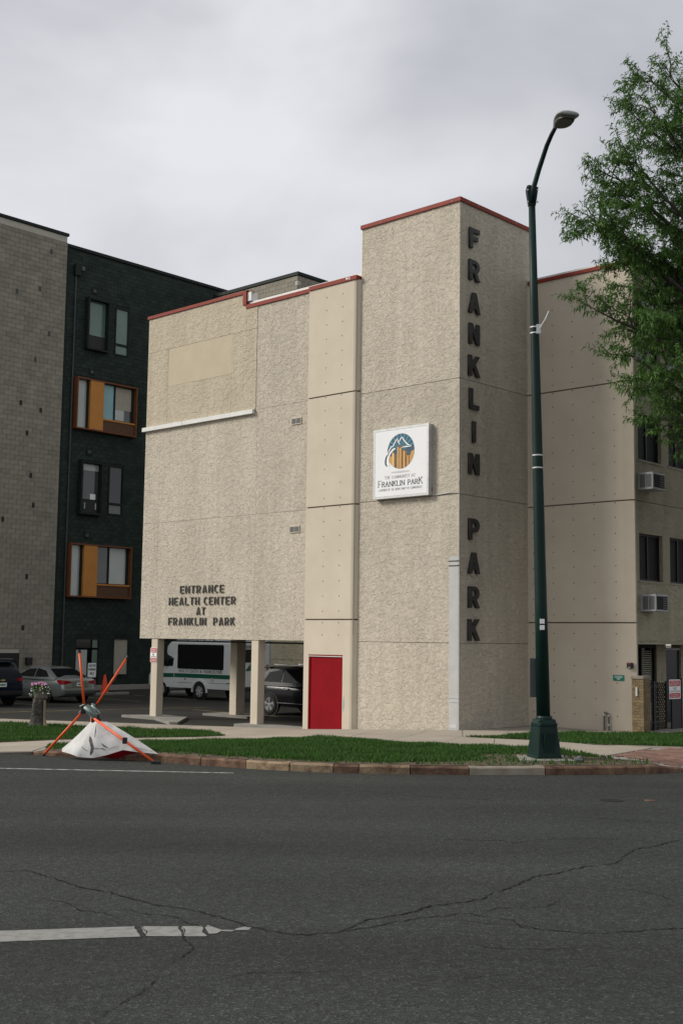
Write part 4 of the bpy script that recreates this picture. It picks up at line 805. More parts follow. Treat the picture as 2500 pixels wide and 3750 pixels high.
# ---- small wall fittings
al = bthing('alarm_box', 'small black alarm box with a red top beside the entrance recess', 'alarm box', 3.10, BD, 1.75)
MB().bbox(-.07, .07, -.07, .03, 0, .14, .01).build('box', M['black'], al); MB().box(-.03, .03, -.074, -.069, .1, .125).build('red_mark', M['sign_red'], al); MB().box(-.03, .03, -.074, -.069, .02, .03).build('white_mark', M['white'], al)
gs = bthing('wall_plaque', 'small green and white plaque on the bolted beige wall', 'plaque', 2.76, BD, 1.42)
gp = MB().box(-.16, .16, -.012, -.002, 0, .15).build('plate', M['sign_green'], gs)
for i, wd in enumerate((.08, .12, .24, .22)): MB().box(-wd/2, wd/2, -.014, -.0121, .03+.028*i, .04+.028*i).build('print_line', M['white'], gp)
sp_ = bthing('standpipe', 'short pair of grey standpipes at the foot of the bolted wall', 'pipe', 2.42, BD-.06, .15)
MB().tube([(-.06, 0, -.1), (-.06, 0, .42), (-.04, 0, .46), (.04, 0, .43), (.07, 0, .40)], .02, 8).build('pipe', M['ac_grille'], sp_); MB().tube([(.075, 0, -.1), (.075, 0, .42)], .02, 8).build('pipe', M['ac_grille'], sp_)
for z in (.36, .12): MB().lathe([(.03, 0), (.035, .02), (.03, .04)], 10, (.075, 0, z)).build('fitting', M['galv'], sp_)
MB().lathe([(.03, 0), (.035, .03), (.03, .06)], 10, (-.06, 0, .36)).build('fitting', M['galv'], sp_)

# ---- brick gate pillar, gate, lattice and sign at the right
bp_ = bthing('brick_pillar', 'short tan brick gate pillar with a stone cap at the wing corner', 'pillar', 3.41, 2.6, .1)
MB().box(.012, .308, .012, .308, -.2, 1.40).build('mortar_core', M['joint'], bp_)
bme = {}
def brick_mesh(lx, ly, lz):
    k = (round(lx, 3), round(ly, 3))
    if k not in bme: o = MB().box(0, lx, 0, ly, 0, lz); me = bpy.data.meshes.new('brick'); me.from_pydata(o.v, [], o.f); me.materials.append(M['brick']); bme[k] = me
    return bme[k]
rh = .0725
for r_ in range(20):
    z = -.05+r_*rh
    if r_ % 2: segs = [(0, .105), (.113, .212), (.22, .32)]
    else: segs = [(0, .157), (.165, .32)]
    for x0, x1 in segs:
        inst(brick_mesh(x1-x0, .05, rh-.009), 'brick', bp_, (x0, 0, z))
        y0 = max(x0, .058); inst(brick_mesh(.05, x1-y0, rh-.009), 'brick', bp_, (.272, y0, z))
MB().bbox(-.02, .34, -.02, .34, 1.402, 1.475, .01).build('cap_stone', M['kerb_grey'], bp_)
MB().box(.12, .17, -.03, -.001, .98, 1.2).build('lock_box', M['galv'], bp_)
gt = bthing('iron_gate', 'black iron fence panel beside the brick gate pillar', 'fence', 3.3, 3.7, .12)
for b in (0, .11, .22, .33, .44): MB().box(-.012, .012, b-.012, b+.012, 0, 1.28).build('bar', M['iron'], gt)
for z in (.22, 1.15): MB().box(-.013, .013, -.02, .46, z, z+.05).build('rail', M['iron'], gt)
MB().box(-.035, .035, .17, .25, .0, 1.3).build('post', M['iron'], gt)
la = bthing('lattice_panel', 'dark brown diagonal lattice panel behind the gate', 'lattice', 3.15, 4.2, .12)
for i in range(-9, 7):
    for s in (1, -1):
        p0 = Vector((0, .1*i, 0)); n_ = 0
        y0, z0 = (.1*i if s > 0 else .1*i+.0), 0
        pts = []
        for t in (0, 1.25):
            pts.append((y0+t*.8 if s > 0 else .62-(y0+t*.8), t))
        # clip in y to 0...62
        (ya, za), (yb, zb_) = pts
        def clip(ya, za, yb, zb_):
            out = []
            for t in [k/24 for k in range(25)]:
                y, z = ya+(yb-ya)*t, za+(zb_-za)*t
                if -.001 <= y <= .621: out.append((y, z))
            return out
        cl_ = clip(ya, za, yb, zb_)
        if len(cl_) > 2: MB().tube([(.008*s, cl_[0][0], cl_[0][1]), (.008*s, cl_[-1][0], cl_[-1][1])], .012, 4).build('lath', M['lattice'], la)
MB().box(-.02, .02, -.04, 0, 0, 1.28).build('lattice_post', M['lattice'], la); MB().box(-.02, .02, .62, .66, 0, 1.28).build('lattice_post', M['lattice'], la)
gd = bthing('entrance_gate', 'black sheet metal gate carrying a red and white sign', 'gate', 3.3, 4.85, .12)
MB().box(-.02, .02, 0, .52, .02, 1.25).build('gate_leaf', M['iron'], gd); MB().box(-.03, .03, .525, .57, 0, 1.35).build('gate_post', M['iron'], gd)
def warning_sign(name, label, loc, rz, wd, ht):
    t = thing(name, label, 'sign', loc, rz, 'private property signs')
    def rr_(x0, x1, z0, z1, r_): return arc(x1-r_, z1-r_, r_, r_, 0, 90, 4) + arc(x0+r_, z1-r_, r_, r_, 90, 180, 4) + arc(x0+r_, z0+r_, r_, r_, 180, 270, 4) + arc(x1-r_, z0+r_, r_, r_, 270, 360, 4)
    n = rr_(-wd/2, wd/2, 0, ht, .03); mb = MB(); mb.add([(p[0], -.006, p[1]) for p in n] + [(p[0], 0, p[1]) for p in n], [tuple(range(len(n))), tuple(reversed(range(len(n), 2*len(n))))] + [(i, (i+1) % len(n), len(n)+(i+1) % len(n), len(n)+i) for i in range(len(n))])
    pl = mb.build('plate', M['white'], t); recalc(pl)
    e = .012*wd/.3
    poly_xz('red_band', rr_(-wd/2+e, wd/2-e, ht*.655, ht-e, .025), -.0075, M['sign_red'], pl); poly_xz('red_band', rr_(-wd/2+e, wd/2-e, e, ht*.30, .025), -.0075, M['sign_red'], pl)
    flat_text('printed_text', 'PRIVATE', ht*.085, M['white'], pl, 0, -.009, ht*.83, wd*.68, .2); flat_text('printed_text', 'PROPERTY', ht*.085, M['white'], pl, 0, -.009, ht*.70, wd*.84, .2)
    flat_text('printed_text', 'NO', ht*.12, M['ink'], pl, 0, -.0085, ht*.475, wd*.26, .17); flat_text('printed_text', 'TRESPASSING', ht*.075, M['ink'], pl, 0, -.0085, ht*.355, wd*.82, .14)
    flat_text('printed_text', 'VIOLATORS WILL', ht*.055, M['white'], pl, 0, -.009, ht*.19, wd*.74, .2); flat_text('printed_text', 'BE PROSECUTED', ht*.055, M['white'], pl, 0, -.009, ht*.09, wd*.76, .2)
    return t
warning_sign('private_property_sign', 'red and white private property sign on the black gate at the right', P(3.36, 4.94, .94), RZ+PI/2, .62, .505)
warning_sign('private_property_sign', 'red and white private property sign on the beige corner pillar', P(-12.29, .012, 1.57), RZ, .32, .47)

# ================================================================== NEIGHBOURS ON THE LEFT
AD = -30.9; AG = -30.72
camL = Vector(((0-OX)*U.x+(0-OY)*U.y, (0-OX)*V.x+(0-OY)*V.y, 2.4))
def masonry(root, plane, b_lo, b_hi, z_lo, z_hi, bw, bh, gap, mname, mstuff, holes, visible, proud=.02, limit=300):
    """running-bond units on the face a = plane; the nearest in view are objects, the rest one joined part"""
    units = []
    for r_ in range(int((z_hi-z_lo)/bh)):
        z0 = z_lo+r_*bh; b = b_lo - (bw/2 if r_ % 2 else 0)
        while b < b_hi:
            c0, c1 = max(b, b_lo), min(b+bw, b_hi)
            if c1-c0 > .06:
                segs = [(c0, c1)]
                for (h0, h1, y0, y1) in holes:
                    if z0+bh > y0 and z0 < y1:
                        ns = []
                        for s0, s1 in segs:
                            if s1 <= h0 or s0 >= h1: ns.append((s0, s1))
                            else:
                                if s0 < h0: ns.append((s0, h0))
                                if s1 > h1: ns.append((h1, s1))
                        segs = ns
                units += [(s0, s1, z0) for s0, s1 in segs if s1-s0 > .05]
            b += bw
    full = [q for q in units if abs(q[1]-q[0]-bw) < 1e-6 and visible(q[0]+bw/2, q[2]+bh/2)]
    full.sort(key=lambda q: (Vector((plane, q[0]+bw/2, q[2]))-camL).length)
    single = set(full[:limit])
    bx_ = MB().box(0, proud+.02, 0, bw-gap, 0, bh-gap); me = bpy.data.meshes.new('block'); me.from_pydata(bx_.v, [], bx_.f); me.materials.append(M[mname])
    rest = MB()
    for q in units:
        jit = random.uniform(-.003, .003)
        if q in single: inst(me, 'block', root, (plane-.02+jit, q[0]+gap/2, q[2]+gap/2))
        else: rest.box(plane-.02, plane+proud+jit, q[0]+gap/2, q[1]-gap/2, q[2]+gap/2, q[2]+bh-gap/2)
    o = rest.build('block_courses', M[mstuff], root); o['kind'] = 'stuff'
# grey block building
GB = thing('grey_block_building', 'tall grey concrete block building at the left edge', 'building', P(0, 0, 0), RZ)
MB().box(AG-14, AG-.012, -8, 8.53, -.34, 22.0).build('mortar_wall', M['mortar'], GB)
MB().box(AG-14, AG+.06, -8, 8.60, 22.02, 22.16).build('coping', M['green_trim'], GB)
masonry(GB, AG, -2, 8.54, -.34, 21.9, .46, .232, .014, 'cmu', 'cmu_wall', [(3.2, 6.75, -.4, 1.55)], lambda b, z: b > 4.6 and z > 1.6)
gdoor = MB().box(AG-.05, AG+.004, 3.2, 6.75, -.34, 1.55).build('garage_door', M['dark_gap'], GB)
for z in (.2, .65, 1.1): MB().box(AG-.0, AG+.012, 3.25, 6.7, z, z+.03).build('door_rib', M['green_trim'], gdoor)
sp2 = [(7.55, 20.9), (7.0, 18.9), (5.75, 18.5), (7.6, 16.8), (6.9, 15.4), (7.3, 13.0), (6.2, 13.2), (6.6, 11.8), (6.9, 9.8), (7.1, 8.4), (5.5, 7.6), (5.3, 6.4), (6.9, 5.0), (6.8, 2.6)]
for b, z in sp2: MB().box(AG+.022, AG+.03, b, b+.14, z, z+.24).build('scupper', M['dark_gap'] if z < 14 else M['lamp_box'], GB)
MB().bbox(AG+.02, AG+.22, 7.05, 7.35, 1.0, 1.35, .03).build('wall_light', M['black'], GB)

# dark green building
DB = thing('dark_green_building', 'dark green brick apartment block with projecting window boxes', 'building', P(0, 0, 0), RZ)
holes = [(9.84, 11.14, 16.66, 19.18), (11.68, 12.54, 16.68, 19.1), (9.33, 12.97, 12.55, 15.07), (9.78, 11.04, 8.38, 10.94), (11.6, 12.5, 8.5, 10.9), (9.28, 12.95, 4.28, 6.84), (9.93, 11.4, -.34, 2.28), (12.22, 13.18, .45, 2.28)]
MB().box(AD-14, AD-.31, 8.5, 26, -.34, 21.55).build('inner_wall', M['green_trim'], DB)
mb = MB(); zs = sorted({-.34, 21.55} | {h[2] for h in holes} | {h[3] for h in holes})
for z0, z1 in zip(zs[:-1], zs[1:]):
    hs_ = sorted((h[0], h[1]) for h in holes if h[2] <= z0+1e-6 and h[3] >= z1-1e-6); b = 8.5
    for h0, h1 in hs_: mb.box(AD-.3, AD-.008, b, h0, z0, z1); b = h1
    mb.box(AD-.3, AD-.008, b, 26, z0, z1)
mb.build('backing_wall', M['green_trim'], DB)
masonry(DB, AD, 8.55, 25, -.34, 21.5, .40, .20, .010, 'green_brick', 'green_wall', holes, lambda b, z: 8.8 < b < 13.4 and z > .5, proud=.014)
MB().box(AD-14, AD+.07, 8.5, 26, 21.57, 21.72).build('coping', M['green_trim'], DB)
MB().box(AD-.01, AD+.05, 8.5, 8.76, -.34, 21.56).build('corner_strip', M['green_trim'], DB)  # narrow strip up the corner, darker green than the brick
# rain leader
MB().box(AD+.02, AD+.22, 9.05, 9.40, 20.2, 20.75).build('leader_head', M['green_trim'], DB)
MB().tube([(AD+.1, 9.17, 20.25), (AD+.1, 9.17, -.3)], .04, 8).build('downpipe', M['lamp_box'], DB)
MB().box(AD+.02, AD+.12, 9.5, 9.66, 20.55, 20.75).build('overflow_scupper', M['ac_grille'], DB)
for b, z in ((10.2, 19.55), (10.2, 15.4), (10.2, 11.35), (10.25, 7.2), (14.2, 18.6), (14.9, 18.55)):
    v_ = MB().box(AD+.01, AD+.07, b, b+.28, z, z+.26).build('wall_vent', M['green_trim'], DB); MB().box(AD+.068, AD+.074, b+.05, b+.23, z+.05, z+.2).build('vent_face', M['lamp_box'], v_)
def frame(name, b0, b1, z0, z1, t, x0, x1, m, parent):
    mb = MB(); mb.box(x0, x1, b0, b1, z0, z0+t); mb.box(x0, x1, b0, b1, z1-t, z1); mb.box(x0, x1, b0, b0+t, z0+t, z1-t); mb.box(x0, x1, b1-t, b1, z0+t, z1-t); return mb.build(name, m, parent)
def quad_pane(b0, b1, z0, z1, x, m, parent, name='pane'): return MB().box(x-.012, x, b0, b1, z0, z1).build(name, m, parent)
def box_window(b0, b1, z0, z1, pane_m, extra):
    wn = frame('window', b0, b1, z0, z1, .10, AD-.15, AD+.32, M['green_trim'], DB); wn['label'] = 'projecting dark window box'
    zm = z0+(z1-z0)*.27
    quad_pane(b0+.10, b1-.10, zm+.06, z1-.10, AD+.02, pane_m, wn); MB().box(AD-.1, AD+.10, b0+.1, b1-.1, zm, zm+.06).build('transom', M['green_trim'], wn)
    lv = MB().box(AD-.05, AD+.12, b0+.1, b1-.1, z0+.1, zm).build('louver_panel', M['black'], wn)
    for x in extra: MB().box(AD+.118, AD+.126, x, x+.06, z0+.3, zm-.12).build('panel_mark', M['grey_paint'], lv)
    return wn
box_window(9.82, 11.16, 16.6, 19.25, M['glass_green'], ())
w3 = box_window(9.76, 11.06, 8.33, 10.99, M['glass_grey'], (10.1, 10.75)); quad_pane(9.86, 10.96, 10.55, 10.88, AD+.03, M['glass_blind'], w3, 'blind'); quad_pane(10.5, 10.82, 9.12, 9.4, AD+.03, M['white'], w3, 'paper_note')
for (b0, b1, z0, z1, m1, m2) in ((11.67, 12.56, 16.66, 19.14, 'glass_green', 'glass_green'), (11.58, 12.51, 8.45, 10.95, 'glass_dark', 'glass_grey')):
    wn = frame('window', b0, b1, z0, z1, .07, AD-.1, AD+.05, M['green_trim'], DB); quad_pane(b0+.07, b1-.07, z0+.62, z1-.07, AD-.02, M[m1], wn); quad_pane(b0+.07, b1-.07, z0+.07, z0+.5, AD-.02, M[m2], wn); MB().box(AD-.08, AD+.03, b0+.07, b1-.07, z0+.5, z0+.62).build('transom', M['green_trim'], wn)
def orange_window(b0, b1, z0, z1, pm, rm, om):
    wn = frame('window', b0, b1, z0, z1, .07, AD-.15, AD+.36, M['rust'], DB); wn['label'] = 'projecting orange window box'
    quad_pane(b0+.07, b0+.72, z0+.07, z1-.07, AD+.08, M['glass_blind'], wn); MB().box(AD-.1, AD+.20, b0+.72, b0+.80, z0+.07, z1-.07).build('mullion', M['green_trim'], wn)
    MB().box(AD-.1, AD+.34, b0+.80, b0+1.60, z0+.05, z1-.05).build('orange_panel', M['orange'], wn)
    zm = z0+.62
    quad_pane(b0+1.62, b0+2.38, zm+.12, z1-.09, AD+.08, M[pm], wn); MB().box(AD-.1, AD+.12, b0+2.38, b0+2.47, zm+.08, z1-.07).build('mullion', M['green_trim'], wn)
    quad_pane(b0+2.47, b1-.2, zm+.12, z1-.09, AD+.08, M[rm], wn); MB().box(AD-.1, AD+.14, b1-.2, b1-.07, zm+.08, z1-.07).build('jamb', M['green_trim'], wn)
    MB().box(AD-.1, AD+.30, b0+1.60, b1-.07, zm, zm+.08).build('sill', M['orange'], wn)
    lv = MB().box(AD-.1, AD+.24, b0+1.60, b1-.07, z0+.07, zm).build('louver_panel', M['louver'], wn)
    for i in range(8): MB().box(AD+.238, AD+.25, b0+1.65, b1-.12, z0+.1+.062*i, z0+.125+.062*i).build('louvre', M['louver'], lv)
    return wn
w2 = orange_window(9.31, 12.99, 12.52, 15.1, 'glass_blue', 'glass_grey', 0); quad_pane(11.79, 12.78, 13.85, 14.98, AD+.09, M['curtain'], w2, 'blind'); quad_pane(11.79, 12.35, 13.3, 13.84, AD+.088, M['glass_blind'], w2, 'curtain')
w4 = orange_window(9.26, 12.96, 4.25, 6.87, 'glass_grey', 'glass_blind', 0)
# ground floor glazing
wn = frame('window', 9.93, 11.4, -.1, 2.28, .08, AD-.2, AD+.02, M['green_trim'], DB); quad_pane(10.0, 10.7, .45, 1.7, AD-.05, M['glass_blind'], wn); quad_pane(11.0, 11.34, .45, 1.7, AD-.05, M['glass_green'], wn); quad_pane(11.0, 11.34, 1.8, 2.2, AD-.05, M['glass_green'], wn); quad_pane(10.0, 10.9, 1.8, 2.2, AD-.05, M['glass_dark'], wn)
wn = frame('window', 12.2, 13.2, .42, 2.3, .07, AD-.2, AD+.02, M['green_trim'], DB); quad_pane(12.27, 13.13, .49, 2.23, AD-.05, M['curtain'], wn)
# block volume rising behind the wing roof
PB = thing('rear_block_building', 'grey block building top showing above the wing roof', 'building', P(0, 0, 0), RZ)
MB().box(-30.4, -24.012, 17.93, 30, -.34, 20.9).build('mortar_wall', M['mortar'], PB)
MB().box(-30.5, -23.94, 17.86, 30.1, 20.93, 21.1).build('coping', M['green_trim'], PB)
bx_ = MB().box(0, .445, -.02, .02, 0, .218); me1 = bpy.data.meshes.new('block'); me1.from_pydata(bx_.v, [], bx_.f); me1.materials.append(M['cmu'])
bx_ = MB().box(-.02, .02, 0, .445, 0, .218); me2 = bpy.data.meshes.new('block'); me2.from_pydata(bx_.v, [], bx_.f); me2.materials.append(M['cmu'])
for r_ in range(12):
    z = 20.9-.232*(r_+1)
    for k in range(14): inst(me1, 'block', PB, (-24.012-.46*(k+1)+(.23 if r_ % 2 and k else 0), 17.925, z)) if not (r_ % 2 and k == 0) else None
    for k in range(7): inst(me2, 'block', PB, (-24.01, 17.95+.46*k+(.23 if r_ % 2 else 0), z))

# ================================================================== STREET FURNITURE
lp_ = thing('street_lamp', 'tall dark green street lamp with a curved arm, in front of the tower', 'street lamp', (3.97, 23.64, .17))
def sq(h, s, c=.25): # chamfered square ring
    k = s*(1-c); return [(s, -k, h), (s, k, h), (k, s, h), (-k, s, h), (-s, k, h), (-s, -k, h), (-k, -s, h), (k, -s, h)]
b_ = MB().loft([sq(0, .262, .1), sq(.04, .262, .1), sq(.05, .252, .1), sq(.60, .195, .12), sq(.62, .205, .15), sq(.66, .205, .2), sq(.69, .185, .3), sq(.74, .155, .3)]).build('base', M['pole'], lp_)
b_.rotation_euler = (0, 0, .25)
for k in range(4): MB().lathe([(.035, 0), (.04, .05), (.02, .08)], 8, (.20*math.cos(PI/4+k*PI/2+.25), .20*math.sin(PI/4+k*PI/2+.25), .66)).build('anchor_cap', M['pole'], lp_)
ad_ = MB().loft([[(x, y-.052*(z/.6), z) for x, y in ((-.11, -.24+.1*z*.0), (.11, -.24), (.11, -.20), (-.11, -.20))] for z in (.1, .48)]).build('access_door', M['pole'], b_)
topx = -.20
def axx(z): return topx*(z/11.0)
MB().tube([(axx(z), 0, z) for z in (.70, 3, 6, 9, 11.02)], [.135, .12, .10, .082, .068], 24).build('pole', M['pole'], lp_, True)
MB().lathe([(.16, .70), (.165, .76), (.145, .80)], 20).build('collar', M['pole'], lp_)
cl_ = MB().loft([[(topx+x*s, y*s, z) for x, y in ((-.1, -.09), (.1, -.09), (.1, .09), (-.1, .09))] for s, z in ((.72, 11.0), (1.1, 11.3), (1.15, 11.36))]).build('bracket', M['pole'], lp_)
for z in (11.05, 11.3):
    for x in (-.1, .1): MB().lathe([(.018, 0), (.018, .03)], 6, (topx+x, -.11, z), 'y').build('bracket_bolt', M['galv'], lp_)
bm = MB().lathe([(.002, .0), (.05, .02), (.066, .07), (.05, .12), (.002, .14)], 14, (topx-.05, 0, 11.30)).build('finial', M['pole'], lp_, True)
arm = [(-.20, -.06, 11.05), (-.19, -.07, 11.3), (-.09, -.19, 11.68), (.03, -.44, 12.08), (.09, -.65, 12.22), (.13, -.86, 12.28)]
MB().tube(arm, [.055, .053, .05, .046, .043, .04], 14).build('arm', M['pole'], lp_, True)
# cobra head reaching out over the road, seen from below
secs = []
for t, wd, zt in ((0, .05, .05), (.08, .07, .07), (.22, .11, .10), (.42, .165, .10), (.65, .21, .10), (.85, .225, .085), (.96, .20, .06), (1.0, .15, .03)):
    secs.append([(wd*math.cos(a), -.74*t, zt*math.sin(a) if a < PI else .035*math.sin(a)) for a in [2*PI*k/24 for k in range(24)]])
hdo = MB().loft(secs).build('lamp_head', M['lamp_grey'], lp_, True); hdo.location = (.13, -.84, 12.29); hdo.rotation_euler = (R(2), 0, R(12))
MB().loft([[(w0*.95*x, -.74*t, -.038-dz) for x, t, w0 in [(math.cos(a)*1.0, .56+.40*math.sin(a), .185+.03*math.sin(a)) for a in [2*PI*k/20 for k in range(20)]]] for dz in (0, .03)] + [[(.16*math.cos(a), -.74*(.57+.31*math.sin(a)), -.10) for a in [2*PI*k/20 for k in range(20)]]]).build('lens', M['lens'], hdo)
for z in (8.47, 8.35, 5.88, 5.63): 
    rb = .104-.0042*(z-5.6)
    MB().lathe([(rb+.004, 0), (rb+.004, .025), (rb-.01, .025)], 20, (axx(z), 0, z)).build('steel_band', M['galv'], lp_)
MB().box(axx(8.4)+.02, axx(8.4)+.10, -.13, -.08, 8.33, 8.52).build('banner_bracket', M['galv'], lp_); MB().tube([(axx(8.4)+.06, -.12, 8.40), (axx(8.4)+.19, -.14, 8.62), (axx(8.4)+.26, -.14, 8.78)], .014, 8).build('banner_rod', M['galv'], lp_)
for z in (2.62, 2.50):
    MB().box(axx(2.5)-.05, axx(2.5)+.04, -.136, -.122, z-.045, z+.045).build('sticker', M['white'], lp_)
MB().box(axx(1.5)-.24, axx(1.5)-.12, .02, .14, 1.15, 1.90).build('meter_box', M['lamp_box'], lp_)

# toppled road-work sign stand
ss = thing('sign_stand', 'toppled orange tubular sign stand with a bent white sign sheet at the kerb', 'sign stand', (-4.92, 24.1, 0))
SO = Vector((-4.92, 24.1, 0))
def sl(p): return (Vector(p)-SO)[:]
def tubep(name, p, q, r_, m, cap=None):
    o = MB().tube([sl(p), sl(q)], r_, 10).build(name, m, ss, True)
    if cap:
        d = (Vector(cap)-(Vector(p) if cap == q else Vector(q))).normalized(); MB().tube([sl(Vector(cap)-d*.03), sl(Vector(cap)+d*.035)], r_*1.25, 10).build('end_cap', M['black'], o)
    return o
tubep('leg', (-5.06, 24.3, .96), (-5.21, 24.35, 2.08), .024, M['leg_orange'], (-5.21, 24.35, 2.08))
tubep('leg', (-4.84, 24.3, 1.0), (-4.26, 24.4, 1.97), .024, M['leg_orange'], (-4.26, 24.4, 1.97))
tubep('leg', (-5.08, 24.3, .90), (-5.86, 24.42, .03), .025, M['leg_orange'], (-5.86, 24.42, .03))
tubep('leg', (-4.78, 23.92, .78), (-3.47, 23.20, .03), .025, M['leg_orange'], (-3.47, 23.20, .03))
tubep('leg', (-4.92, 24.36, .82), (-4.95, 24.5, .14), .024, M['leg_orange'], (-4.95, 24.5, .14))
MB().loft([[sl((x, y, z)) for x, y, z in r_] for r_ in ([( -5.12, 24.24, .99), (-5.0, 24.22, 1.03), (-5.0, 24.36, 1.03), (-5.12, 24.38, .99)], [(-4.86, 24.20, .74), (-4.74, 24.2, .80), (-4.74, 24.34, .80), (-4.86, 24.34, .74)])]).build('hub_block', M['hub'], ss)
MB().tube([sl((-5.04, 24.20, .99)), sl((-4.78, 24.18, .79))], .038, 10).build('hub_tube', M['hub'], ss, True); MB().tube([sl((-4.90, 24.2, 1.03)), sl((-4.72, 24.18, .86))], .028, 10).build('hub_tube', M['hub'], ss, True)
for p in ((-5.06, 24.25, .98), (-4.86, 24.24, 1.02), (-5.07, 24.24, .90), (-4.78, 24.2, .80)): MB().bbox(*[c for k in range(3) for c in (sl(p)[k]-.045, sl(p)[k]+.045)], .012).build('clamp', M['black'], ss)
for p, q in (((-5.14, 24.25, 1.0), (-5.05, 24.2, 1.04)), ((-4.82, 24.2, 1.03), (-4.9, 24.2, 1.06)), ((-5.16, 24.25, .87), (-5.10, 24.2, .93)), ((-4.72, 24.15, .86), (-4.75, 24.12, .92))): MB().tube([sl(p), sl(q)], .008, 6).build('latch_lever', M['galv'], ss)
MB().bbox(*[c for k in range(3) for c in (sl((-4.78, 24.1, .735))[k]-(.09, .03, .04)[k], sl((-4.78, 24.1, .735))[k]+(.09, .03, .04)[k])], .01).build('sheet_clamp', M['black'], ss)
# bent sheet
def crv(t, pts):
    for (t0, *a), (t1, *b) in zip(pts[:-1], pts[1:]):
        if t <= t1: k = (t-t0)/(t1-t0); k = k*k*(3-2*k)*.5+k*.5; return Vector(a)*(1-k)+Vector(b)*k
    return Vector(pts[-1][1:])
topc = [(0, -4.90, 24.13, .70), (.5, -4.76, 24.06, .735), (1, -4.56, 24.12, .71)]
botc = [(0, -5.43, 24.10, .185), (.1, -5.40, 23.95, .12), (.3, -5.05, 23.72, .06), (.45, -4.75, 23.66, .065), (.6, -4.42, 23.64, .135), (.75, -4.15, 23.60, .20), (.88, -3.82, 23.52, .16), (1, -3.44, 23.46, .16)]
NS, NT = 28, 14
def sheet_pt(s, t):
    a, b = crv(s, topc), crv(s, botc); p = a.lerp(b, t)
    p.y -= .10*math.sin(PI*t)*(.3+.7*math.sin(PI*min(1, s*1.05))); p.z += .05*math.sin(PI*t)*(s-.5) + .02*math.sin(3*PI*s)*t
    return p
pts = [[sheet_pt(i/NS, j/NT) for i in range(NS+1)] for j in range(NT+1)]
mb = MB(); mb.add([sl(p) for r_ in pts for p in r_], [(j*(NS+1)+i, (j+1)*(NS+1)+i, (j+1)*(NS+1)+i+1, j*(NS+1)+i+1) for j in range(NT) for i in range(NS)])
shf = mb.build('sign_sheet', M['alu'], ss, True)
mb = MB(); mb.add([sl(p+Vector((0, .012, -.006))) for r_ in pts for p in r_], [(j*(NS+1)+i, j*(NS+1)+i+1, (j+1)*(NS+1)+i+1, (j+1)*(NS+1)+i) for j in range(NT) for i in range(NS)])
mb.build('sign_back', M['sign_red'], ss, True)
# curled-under red face at the lower right
mb = MB(); rows_ = []
for i in range(13):
    s = .52+.36*i/12; p = sheet_pt(s, 1.0); rows_.append((p+Vector((0, .02, -.004)), p+Vector((-.02, .22, -.13*math.sin(PI*i/12)-.01))))
mb.add([sl(p) for r_ in rows_ for p in r_], [(2*i, 2*i+1, 2*i+3, 2*i+2) for i in range(12)]); mb.build('curled_edge', M['sign_red'], ss, True)
def smear(path, wd):
    v = []; f = []
    for i, (s, t) in enumerate(path):
        p = sheet_pt(s, t)+Vector((0, -.006, .003)); k = wd*(.4 if i in (0, len(path)-1) else 1); v += [sl(p+Vector((-k, 0, 0))), sl(p+Vector((k, 0, k*.4)))]
        if i: f.append((2*i-2, 2*i-1, 2*i+1, 2*i))
    MB().add(v, f).build('tar_smear', M['rustline'], shf)
smear([(.38, .42), (.40, .52), (.42, .60), (.44, .68), (.45, .75), (.44, .84), (.43, .92)], .028); smear([(.45, .72), (.50, .76), (.55, .80), (.58, .86)], .02); smear([(.56, .66), (.58, .75), (.62, .82)], .022); smear([(.30, .70), (.36, .78), (.40, .82)], .008); smear([(.62, .88), (.66, .86), (.70, .85), (.74, .87)], .014); smear([(.48, .1), (.485, .3), (.48, .45)], .007); smear([(.33, .93), (.335, .96)], .02)
for k, (s, t) in enumerate(((.86, .80), (.885, .82), (.905, .84), (.925, .86), (.945, .88), (.965, .90))): smear([(s, t), (s+.008, t+.06)], .008)
MB().bbox(*[c for k in range(3) for c in (sl((-4.10, 23.52, .40))[k]-(.045, .03, .06)[k], sl((-4.10, 23.52, .40))[k]+(.045, .03, .06)[k])], .01).build('leg_clip', M['black'], ss)
MB().bbox(*[c for k in range(3) for c in (sl((-3.44, 23.17, .03))[k]-(.09, .035, .028)[k], sl((-3.44, 23.17, .03))[k]+(.09, .035, .028)[k])], .01).build('foot_pad', M['black'], ss)

# tree stump, pot and flowers
st = thing('tree_stump', 'grey weathered tree stump on the lawn carrying a flower pot', 'tree stump', (-8.27, 33.71, -.14))
prof = [(.0, .30), (.06, .25), (.15, .205), (.35, .185), (.6, .175), (.79, .165)]
rings = []
for h, r_ in prof:
    ring = []
    for k in range(28):
        a = 2*PI*k/28; q = r_*(1+.22*noise.noise(Vector((math.cos(a)*1.6, math.sin(a)*1.6, h*1.1)))+(.28*max(0, math.cos(5*a+.6))*max(0, 1-h/.22)))
        ring.append((q*math.cos(a), q*math.sin(a), h+(.02*noise.noise(Vector((a, 0, 0))) if h > .7 else 0)))
    rings.append(ring)
MB().loft(rings).build('trunk', M['stumpbark'], st, True)
MB().loft([[(.17+.02*x, -.09+.05*y, z) for x, y in ((-1, -1), (1.3, -1), (1.3, 1), (-1, 1))] for z in (.75, .5, .3)] + [[(.20+.03*x, -.13+.06*y, .12) for x, y in ((-1, -1), (1.3, -1), (1.3, 1), (-1, 1))], [(.27+.05*x, -.19+.05*y, .0) for x, y in ((-1, -1), (1.3, -1), (1.3, 1), (-1, 1))]]).build('stripped_wood', M['stumpwood'], st)
pt_ = thing('flower_pot', 'round stone flower pot standing on the tree stump', 'flower pot', (-8.27, 33.71, .655))
MB().lathe([(.12, 0), (.135, .02), (.16, .12), (.175, .22), (.185, .225), (.185, .255), (.165, .255), (.16, .20), (.01, .20)], 24).build('bowl', M['pot'], pt_, True)
